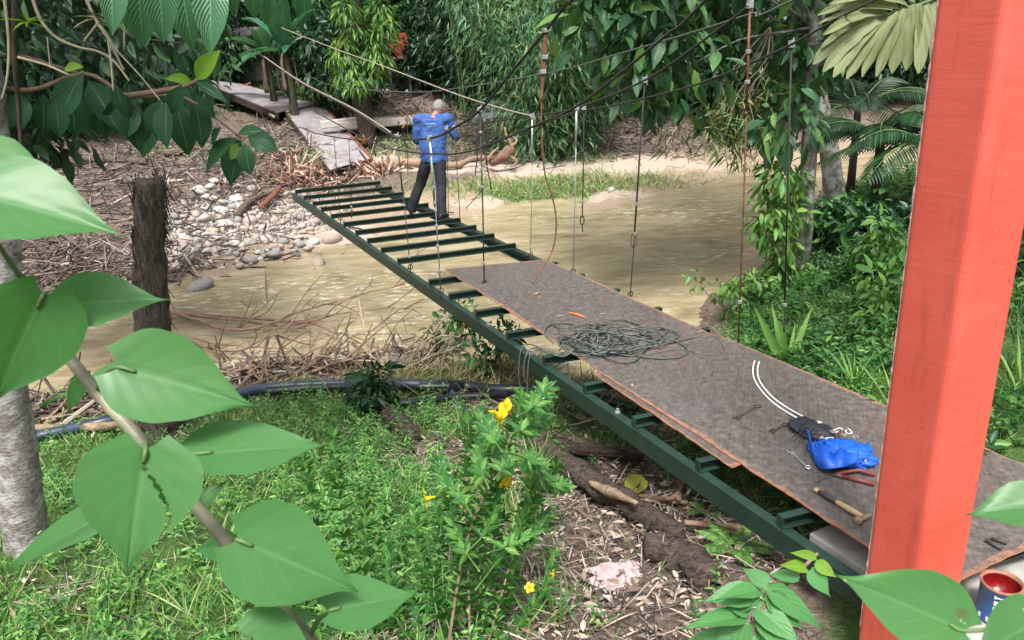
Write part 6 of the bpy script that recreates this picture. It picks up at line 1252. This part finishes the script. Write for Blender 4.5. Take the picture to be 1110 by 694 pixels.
# dry leaf litter, straw and twigs
A = area(32000, -6, 3., 1.9, 9); A = A[vis(A) & clear_of_deck(A)]; s_, g_, p_ = nearest_kind(A); A = pick(A, np.clip(1.05 - g_ + bare(A) * .8, .05, 1) * np.clip(patchy(A, 2., 3.) * 1.4, .25, 1)); n = len(A)
D = rng.normal(size=(n, 3)) * [1, 1, .15]; N = rdir(n) * .35 + [0, 0, 1]; L = rng.choice([.03, .05, .08, .2], n, p=[.22, .28, .18, .32]); 
stuff(link('leaf_litter', leaf_mesh('leaf_litter', rise(A, .015) + [0, 0, 1] * rng.random((n, 1)) * .03, D, N, L, np.where(L > .1, .010, L * .36), T_LITTER), M_DRYLEAF))
A = area(14000, -5, 3., 1.9, 9); A = A[vis(A) & clear_of_deck(A)]; s_, g_, p_ = nearest_kind(A); A = pick(A, np.clip(1.05 - g_ + bare(A) * .6, .1, 1)); n = len(A)
sticks('twigs', rise(A, .02), rdir(n) * [1, 1, .2], rng.uniform(.06, .4, n), rng.uniform(.0015, .006, n), M_DEB)
# grassy fringe with dry straw between the pipe and the water
A = gnd(470, 412)[:2] + rng.normal(size=(900, 2)) * [.55, .35]; A = np.concatenate([A, gnd(540, 400)[:2] + rng.normal(size=(500, 2)) * [.4, .4], gnd(640, 430)[:2] + rng.normal(size=(500, 2)) * [.5, .4]]); A = A[hgt(A) > WZ - .05]; n = len(A)
stuff(link('dry_grass', leaf_mesh('dry_grass', rise(A), rng.normal(size=(n, 3)) * [.8, .8, .2] + [0, 0, .6], rdir(n) + [0, -.5, .5], .38 * rng.uniform(.5, 1.2, n), .012, T_BLADE), leafmat('dry_grass', [(0, (.06, .12, .03)), (.4, (.2, .2, .08)), (1, (.42, .34, .2))], .3)))
for (x, y, h, r, lm, lab, ls) in ((492, 392, 1., .32, M_MIDLEAF, 'leafy bush growing at the water edge against the green beam', .1), (535, 415, .8, .3, M_MIDLEAF, 'small bush in the shadow under the green beam', .1), (455, 352, .5, .15, M_PALEBAM, 'wispy pale plant sticking up by the water left of the beam', .09), (405, 447, .5, .14, M_DARKLEAF, 'dark broad leaved seedling in front of the pipe', .12), (790, 338, .7, .5, M_BRLEAF, 'lowest green bush where the right bank meets the river', .1)):
    p = gnd(x, y); shrub('bush', p, h, r, ls, .4, T_OVAL, lm, lab, 'bush', None, 9, 34, .17, .3, 6)

# ================================================================ yellow flowered shrub
base = gnd(500, 715); t = thing('flowering_shrub', base, 'tall slender shrub with yellow trumpet flowers in the near grass', 'flowering shrub')
Yb = base[1]; P = []; D = []; N = []; L = []; stems = []
def fstem(pts, lf=.065, r=.007, step=.028, y1=.75):
    n = len(pts); Q = spline([aty(x, y, Yb + y1 * i / max(1, n - 1)) for i, (x, y) in enumerate(pts)], 6); b = MB(); b.tube(Q, np.linspace(r, r * .4, len(Q)), 6); b.build('stem', M_TWIG if r > .005 else M_STEMGREEN, t, None, True)
    ln = np.linalg.norm(np.diff(np.array(Q), axis=0), axis=1); cs = np.concatenate([[0], np.cumsum(ln)]); tot = cs[-1]; k = 0
    for d in np.arange(tot * .2, tot, step):
        i = min(np.searchsorted(cs, d), len(Q) - 1); q = Q[i]; tg = unit(Q[min(i + 1, len(Q) - 1)] - Q[i - 1]); s1 = unit(np.cross(tg, [1, .3, .2])); s2 = np.cross(tg, s1); k += 1
        for m in range(4):
            a = k * .8 + m * math.pi / 2 + random.uniform(-.2, .2); o = s1 * math.cos(a) + s2 * math.sin(a); P.append(q); D.append(o + tg * random.uniform(.25, .9)); N.append(tg + rng.normal(size=3) * .2 - o * .3); L.append(lf * random.uniform(.6, 1.15))
    return Q
f1 = fstem(((482, 730), (492, 660), (505, 590), (528, 530), (547, 490), (561, 452), (566, 432)), .08, .009, .022)
f2 = fstem(((510, 730), (508, 640), (505, 560), (507, 500), (508, 458)), .075, .007, .022)
f3 = fstem(((520, 730), (545, 640), (562, 580), (580, 540), (603, 505)), .075, .006, .022)
for pts in (((500, 730), (480, 660), (455, 600), (452, 560)), ((490, 730), (470, 640), (478, 570), (470, 545)), ((520, 730), (560, 680), (590, 640), (600, 600)), ((530, 730), (540, 670), (530, 610), (545, 560)), ((470, 730), (430, 670), (420, 620), (425, 585)), ((505, 730), (520, 650), (520, 580), (532, 545)), ((460, 730), (480, 690), (500, 640), (495, 600)), ((540, 730), (575, 700), (610, 690), (625, 660)), ((515, 640), (545, 600), (570, 560), (575, 520)), ((512, 560), (500, 540), (480, 520), (478, 500)), ((505, 600), (530, 570), (540, 520), (520, 490)), ((520, 620), (500, 590), (490, 560), (492, 520)), ((528, 600), (556, 590), (580, 575), (590, 560)), ((490, 730), (520, 690), (550, 650), (556, 610)), ((470, 730), (455, 690), (470, 650), (462, 620)), ((535, 520), (550, 500), (545, 480)), ((545, 490), (530, 470), (522, 455)), ((555, 470), (575, 462), (588, 448)), ((548, 490), (575, 500), (590, 520), (612, 530)), ((530, 530), (520, 500), (530, 475)), ((440, 730), (400, 690), (390, 650)), ((480, 730), (440, 700), (400, 640), (370, 620)), ((450, 730), (455, 680), (440, 640)), ((560, 452), (580, 440), (590, 425), (592, 422)), ((420, 740), (380, 600), (365, 520), (362, 470)), ((415, 740), (350, 590), (330, 500)), ((430, 740), (400, 620), (395, 540))): fstem(pts, .075, .0045, .032)
link('foliage', leaf_mesh('foliage', np.array(P), np.array(D), np.array(N), np.array(L), np.array(L) * .34, T_OVAL), leafmat('glossy_leaf', [(0, (.03, .13, .03)), (.6, (.07, .22, .045)), (1, (.16, .34, .07))], .3, .28, .2, nveins=4), t)
def flower(q, axis, R, label=None, closed=False):
    axis = unit(axis); s1 = unit(np.cross(axis, Z3 + .1)); s2 = np.cross(axis, s1); b = MB(); n = 40; V = []; prof = [(-1.0, .09, 0), (-.55, .10, 0), (-.25, .22, 0), (-.02, .34, .03), (.06, .62, .16), (.03, .92, .24), (-.05, 1.05, .30)] if not closed else [(-1., .06, 0), (-.4, .16, 0), (.2, .24, 0), (.8, .18, 0), (1.3, .03, 0)]
    for z, r, mod in prof:
        for j in range(n): a = 2 * math.pi * j / n; rr = r * (1 + mod * (abs(math.cos(2.5 * a)) ** .6 * 1.5 - 1.0)); V.append(q + axis * z * R + (s1 * math.cos(a) + s2 * math.sin(a)) * rr * R + axis * mod * .12 * R * math.sin(5 * a + 1))
    b.add(V, [(i * n + j, i * n + (j + 1) % n, (i + 1) * n + (j + 1) % n, (i + 1) * n + j) for i in range(len(prof) - 1) for j in range(n)]); b.build('flower', M_PETAL, t, None, True, False)
fq = lambda x, y, u: aty(x, y, Yb + .75 * u)
tc = unit(O3 - fq(545, 450, .9))
flower(fq(546, 443, .92), tc * .35 - _R * .75 + Z3 * .45, .052); flower(fq(540, 455, .92), tc * .35 - _R * .8 - Z3 * .4, .05); flower(fq(537, 447, .95), tc * .2 - _R * .5 + Z3 * .1, .032, None, True); flower(fq(600, 622, .3), tc * .3 + _R, .02); flower(fq(498, 548, .5), tc * .3 - _R, .02, None, True)
flower(fq(461, 541, .5), tc * .25 - _R * 1. - Z3 * .25, .05); flower(fq(549, 523, .6), tc * .5 + _R * .5 - Z3 * .3, .046)
flower(fq(574, 470, .85), _R * .9 - _U * .25, .034, None, True); flower(fq(579, 463, .85), _R * .9 - _U * .05, .026, None, True); flower(fq(574, 637, .2), tc + Z3 * .3, .022); flower(fq(487, 538, .5), _R, .015, None, True)

# ================================================================ branch with big heart shaped leaves close to the camera
def heart(base, tip, W_, nrm, mat, t, lobes=.12, cup=.18, droop=.06, notch=None, roll=0., name='leaf', hi=1):
    base = np.asarray(base, float); A_ = np.asarray(tip, float) - base; L = np.linalg.norm(A_); d = A_ / L; s_ = unit(np.cross(d, nrm)); n_ = np.cross(s_, d)
    if roll: s_, n_ = s_ * math.cos(roll) + n_ * math.sin(roll), n_ * math.cos(roll) - s_ * math.sin(roll)
    nr, nc = (26, 15) if hi == 1 else (90, 61); V = []; UV = []; ph = random.uniform(0, 6)
    vv = np.linspace(0, 1, nr); xp = np.linspace(0, 1, 40); yp = np.interp(xp, [0, .03, .08, .15, .24, .33, .44, .55, .66, .75, .82, .88, .94, 1.], [.22, .52, .78, .94, 1., .99, .90, .74, .53, .34, .19, .10, .045, .0]); yp = np.convolve(np.pad(yp, 2, 'edge'), [.1, .2, .4, .2, .1], 'valid')
    for i, v in enumerate(vv):
        wd = np.interp(v, xp, yp) * W_ / 2
        for j in range(nc):
            u = -1 + 2 * j / (nc - 1); au = abs(u); lv = v - lobes * (1 - v) ** 6 * au ** 1.5 * 1.0
            z = cup * au ** 1.3 * wd + .018 * L * math.sin(6 * v + ph + 2.2 * u) * au - droop * L * v * v - .010 * L * (1 - min(1, au * 7)) + .0005 * L * math.sin(v * 24 - au * 9) * (au > .08)
            V.append(base + d * L * lv + s_ * u * wd * (1 + .012 * math.sin(v * 30 + u * 3)) + n_ * z); UV.append((u * .5 + .5, v))
    F = [(i * nc + j, i * nc + j + 1, (i + 1) * nc + j + 1, (i + 1) * nc + j) for i in range(nr - 1) for j in range(nc - 1)]
    if notch: F = [f for k, f in enumerate(F) if not notch(k // (nc - 1) / (nr - 1), -1 + 2 * (k % (nc - 1)) / (nc - 1))]
    return link(name, fast_mesh('leaf', V, F, np.array(UV)), mat, t)
def px(x, y, d): return atd(x, y, d)
sb = on_g(.45, .75); t = thing('heart_leaf_branch', sb, 'branch with large heart shaped leaves close in front at lower left', 'branch')
SP = [(36, 322, .80), (62, 370, .79), (105, 425, .78), (157, 482, .77), (205, 540, .77), (258, 603, .77), (300, 655, .78), (345, 705, .79), (420, 800, .84), (500, 960, .95)]
Q = spline([px(*q) for q in SP] + [sb - Z3 * .1], 6); b = MB(); R2 = np.interp(np.arange(len(Q)), [0, 8, 40, 60], [.0045, .0062, .0075, .010]); 
for i in (12, 18, 30, 36): R2[i] *= 1.25
b.tube(Q, R2, 10); b.build('stem', M_STEMFORE, t, None, True)
def fl_(b0, t0, wpx, dep, dt=0., tilt=(0, 0, .45), stalk=None, roll=0., **k):
    a, c = px(*b0, dep), px(*t0, dep + dt); nrm = unit(O3 - a) + np.array(tilt); heart(a, c, wpx / FPX * dep, nrm, M_FORE, t, roll=roll, **k)
    if stalk: b = MB(); s0 = px(*stalk); b.tube(spline([s0, (s0 + a) / 2 + Z3 * .006, a, a + (c - a) * .12], 4), [.0028] * 6 + [.002] * 7, 6); b.build('leaf_stalk', M_STEMGREEN, t, None, True)
fl_((-48, 205), (136, 250), 118, .66, .02, (0, 0, .9), (36, 322, .80))                                 # upper left, wide
fl_((-30, 168), (60, 196), 62, .70, .0, (0, 0, .6))
fl_((66, 330), (184, 321), 74, .74, .03, (0, 0, .5), (50, 350, .79), .25)
fl_((48, 318), (-12, 448), 108, .70, .02, (.3, 0, .2), (60, 366, .79))
fl_((128, 398), (280, 440), 104, .72, .03, (0, 0, .3), (105, 425, .78))
fl_((212, 492), (357, 478), 82, .74, .05, (0, 0, .9), (175, 505, .77), .2)
def tear(v, u): return .14 < v < .75 and abs(-u - (.02 + (v - .14) * 1.75)) < .035 + .05 * (v - .14) + .018 * math.sin(v * 90)
fl_((158, 486), (136, 626), 126, .66, -.02, (0, 0, .1), (160, 487, .77), 0., notch=tear, hi=2)
fl_((134, 548), (-4, 612), 74, .86, .08, (0, 0, .7), (175, 505, .77), -.3)
fl_((257, 585), (391, 641), 112, .70, .03, (0, 0, .4), (262, 606, .77))
fl_((357, 662), (453, 640), 76, .74, .04, (0, 0, .8), (335, 692, .79), .2)
fl_((262, 690), (350, 712), 74, .70, .02, (0, 0, .5), (300, 655, .78))
fl_((140, 398), (38, 434), 40, .92, .06, (0, 0, .8), (100, 420, .78), -.5)
fl_((255, 590), (206, 596), 34, .88, .04, (0, 0, .6), (250, 595, .77), .4)
fl_((150, 520), (185, 545), 30, .9, .05, (0, 0, .5), (180, 512, .77), .3)
for (b0, t0, w_, dep, st) in (((92, 405), (70, 452), 20, .80, (90, 405, .785)), ((215, 548), (246, 520), 18, .79, (208, 543, .775)), ((268, 612), (238, 640), 16, .80, (262, 608, .775)), ((50, 350), (86, 362), 16, .82, (52, 352, .795)), ((310, 668), (352, 668), 18, .82, (306, 662, .785))): fl_(b0, t0, w_, dep, .01, (0, 0, .5), st)
# leaves reaching in at the lower right
sb = on_g(1.3, .5); t = thing('heart_leaf_branch', sb, 'heart shaped leaves reaching in over the foot of the red post', 'branch')
b = MB(); Q = spline([sb - Z3 * .1, sb + Z3 * .9, px(1300, 820, .8), px(1190, 740, .77), px(1140, 690, .76), px(1128, 600, .77), px(1130, 545, .78)], 6); b.tube(Q, np.linspace(.012, .004, len(Q)), 8); b.build('stem', M_STEMFORE, t, None, True)
fl_((1046, 684), (908, 622), 92, .72, .0, (0, 0, .3), (1140, 690, .76))
fl_((1140, 545), (1048, 556), 58, .76, .02, (0, 0, .8), (1130, 545, .78))
fl_((1135, 668), (1052, 712), 66, .70, .02, (0, 0, .5), (1140, 690, .76))
# drooping pointed leaves at the bottom
sb = on_g(.92, 1.35); t = thing('pointed_leaf_sapling', sb, 'young sapling with drooping pointed leaves at the bottom by the green beam', 'sapling')
DP = 1.75
b = MB(); Q = spline([sb - Z3 * .05, px(800, 780, 1.72), px(812, 700, DP), px(830, 655, DP), px(858, 628, DP + .04), px(886, 600, DP + .08)], 6); b.tube(Q, np.linspace(.010, .004, len(Q)), 8); b.build('stem', M_TWIG, t, None, True)
def pl(x0, y0, x1, y1, w_, dt=-.02, mat=None, up=.7):
    a, c = px(x0, y0, DP), px(x1, y1, DP + dt); heart(a, c, w_ / FPX * DP, unit(O3 - a) * .7 + Z3 * up + rng.normal(size=3) * .15, mat or M_FORE2, t, .03, .28, .10)
for q in ((884, 604, 856, 598, 11), (874, 616, 845, 611, 15), (884, 610, 909, 627, 15), (878, 618, 902, 648, 22)): pl(*q, mat=M_YOUNG if q[0] != 878 else None)
for q in ((832, 637, 898, 684, 27), (832, 645, 874, 684, 27), (820, 658, 872, 700, 30), (822, 640, 778, 646, 22), (832, 634, 804, 614, 20), (866, 628, 830, 620, 17), (815, 644, 760, 650, 30), (812, 664, 779, 642, 24), (806, 668, 742, 676, 26), (812, 676, 768, 706, 32), (820, 684, 806, 730, 30), (800, 694, 726, 700, 30), (806, 700, 770, 735, 28), (826, 668, 856, 712, 28), (818, 640, 800, 668, 22), (835, 650, 838, 690, 24)): pl(*q, dt=random.uniform(-.08, .06))
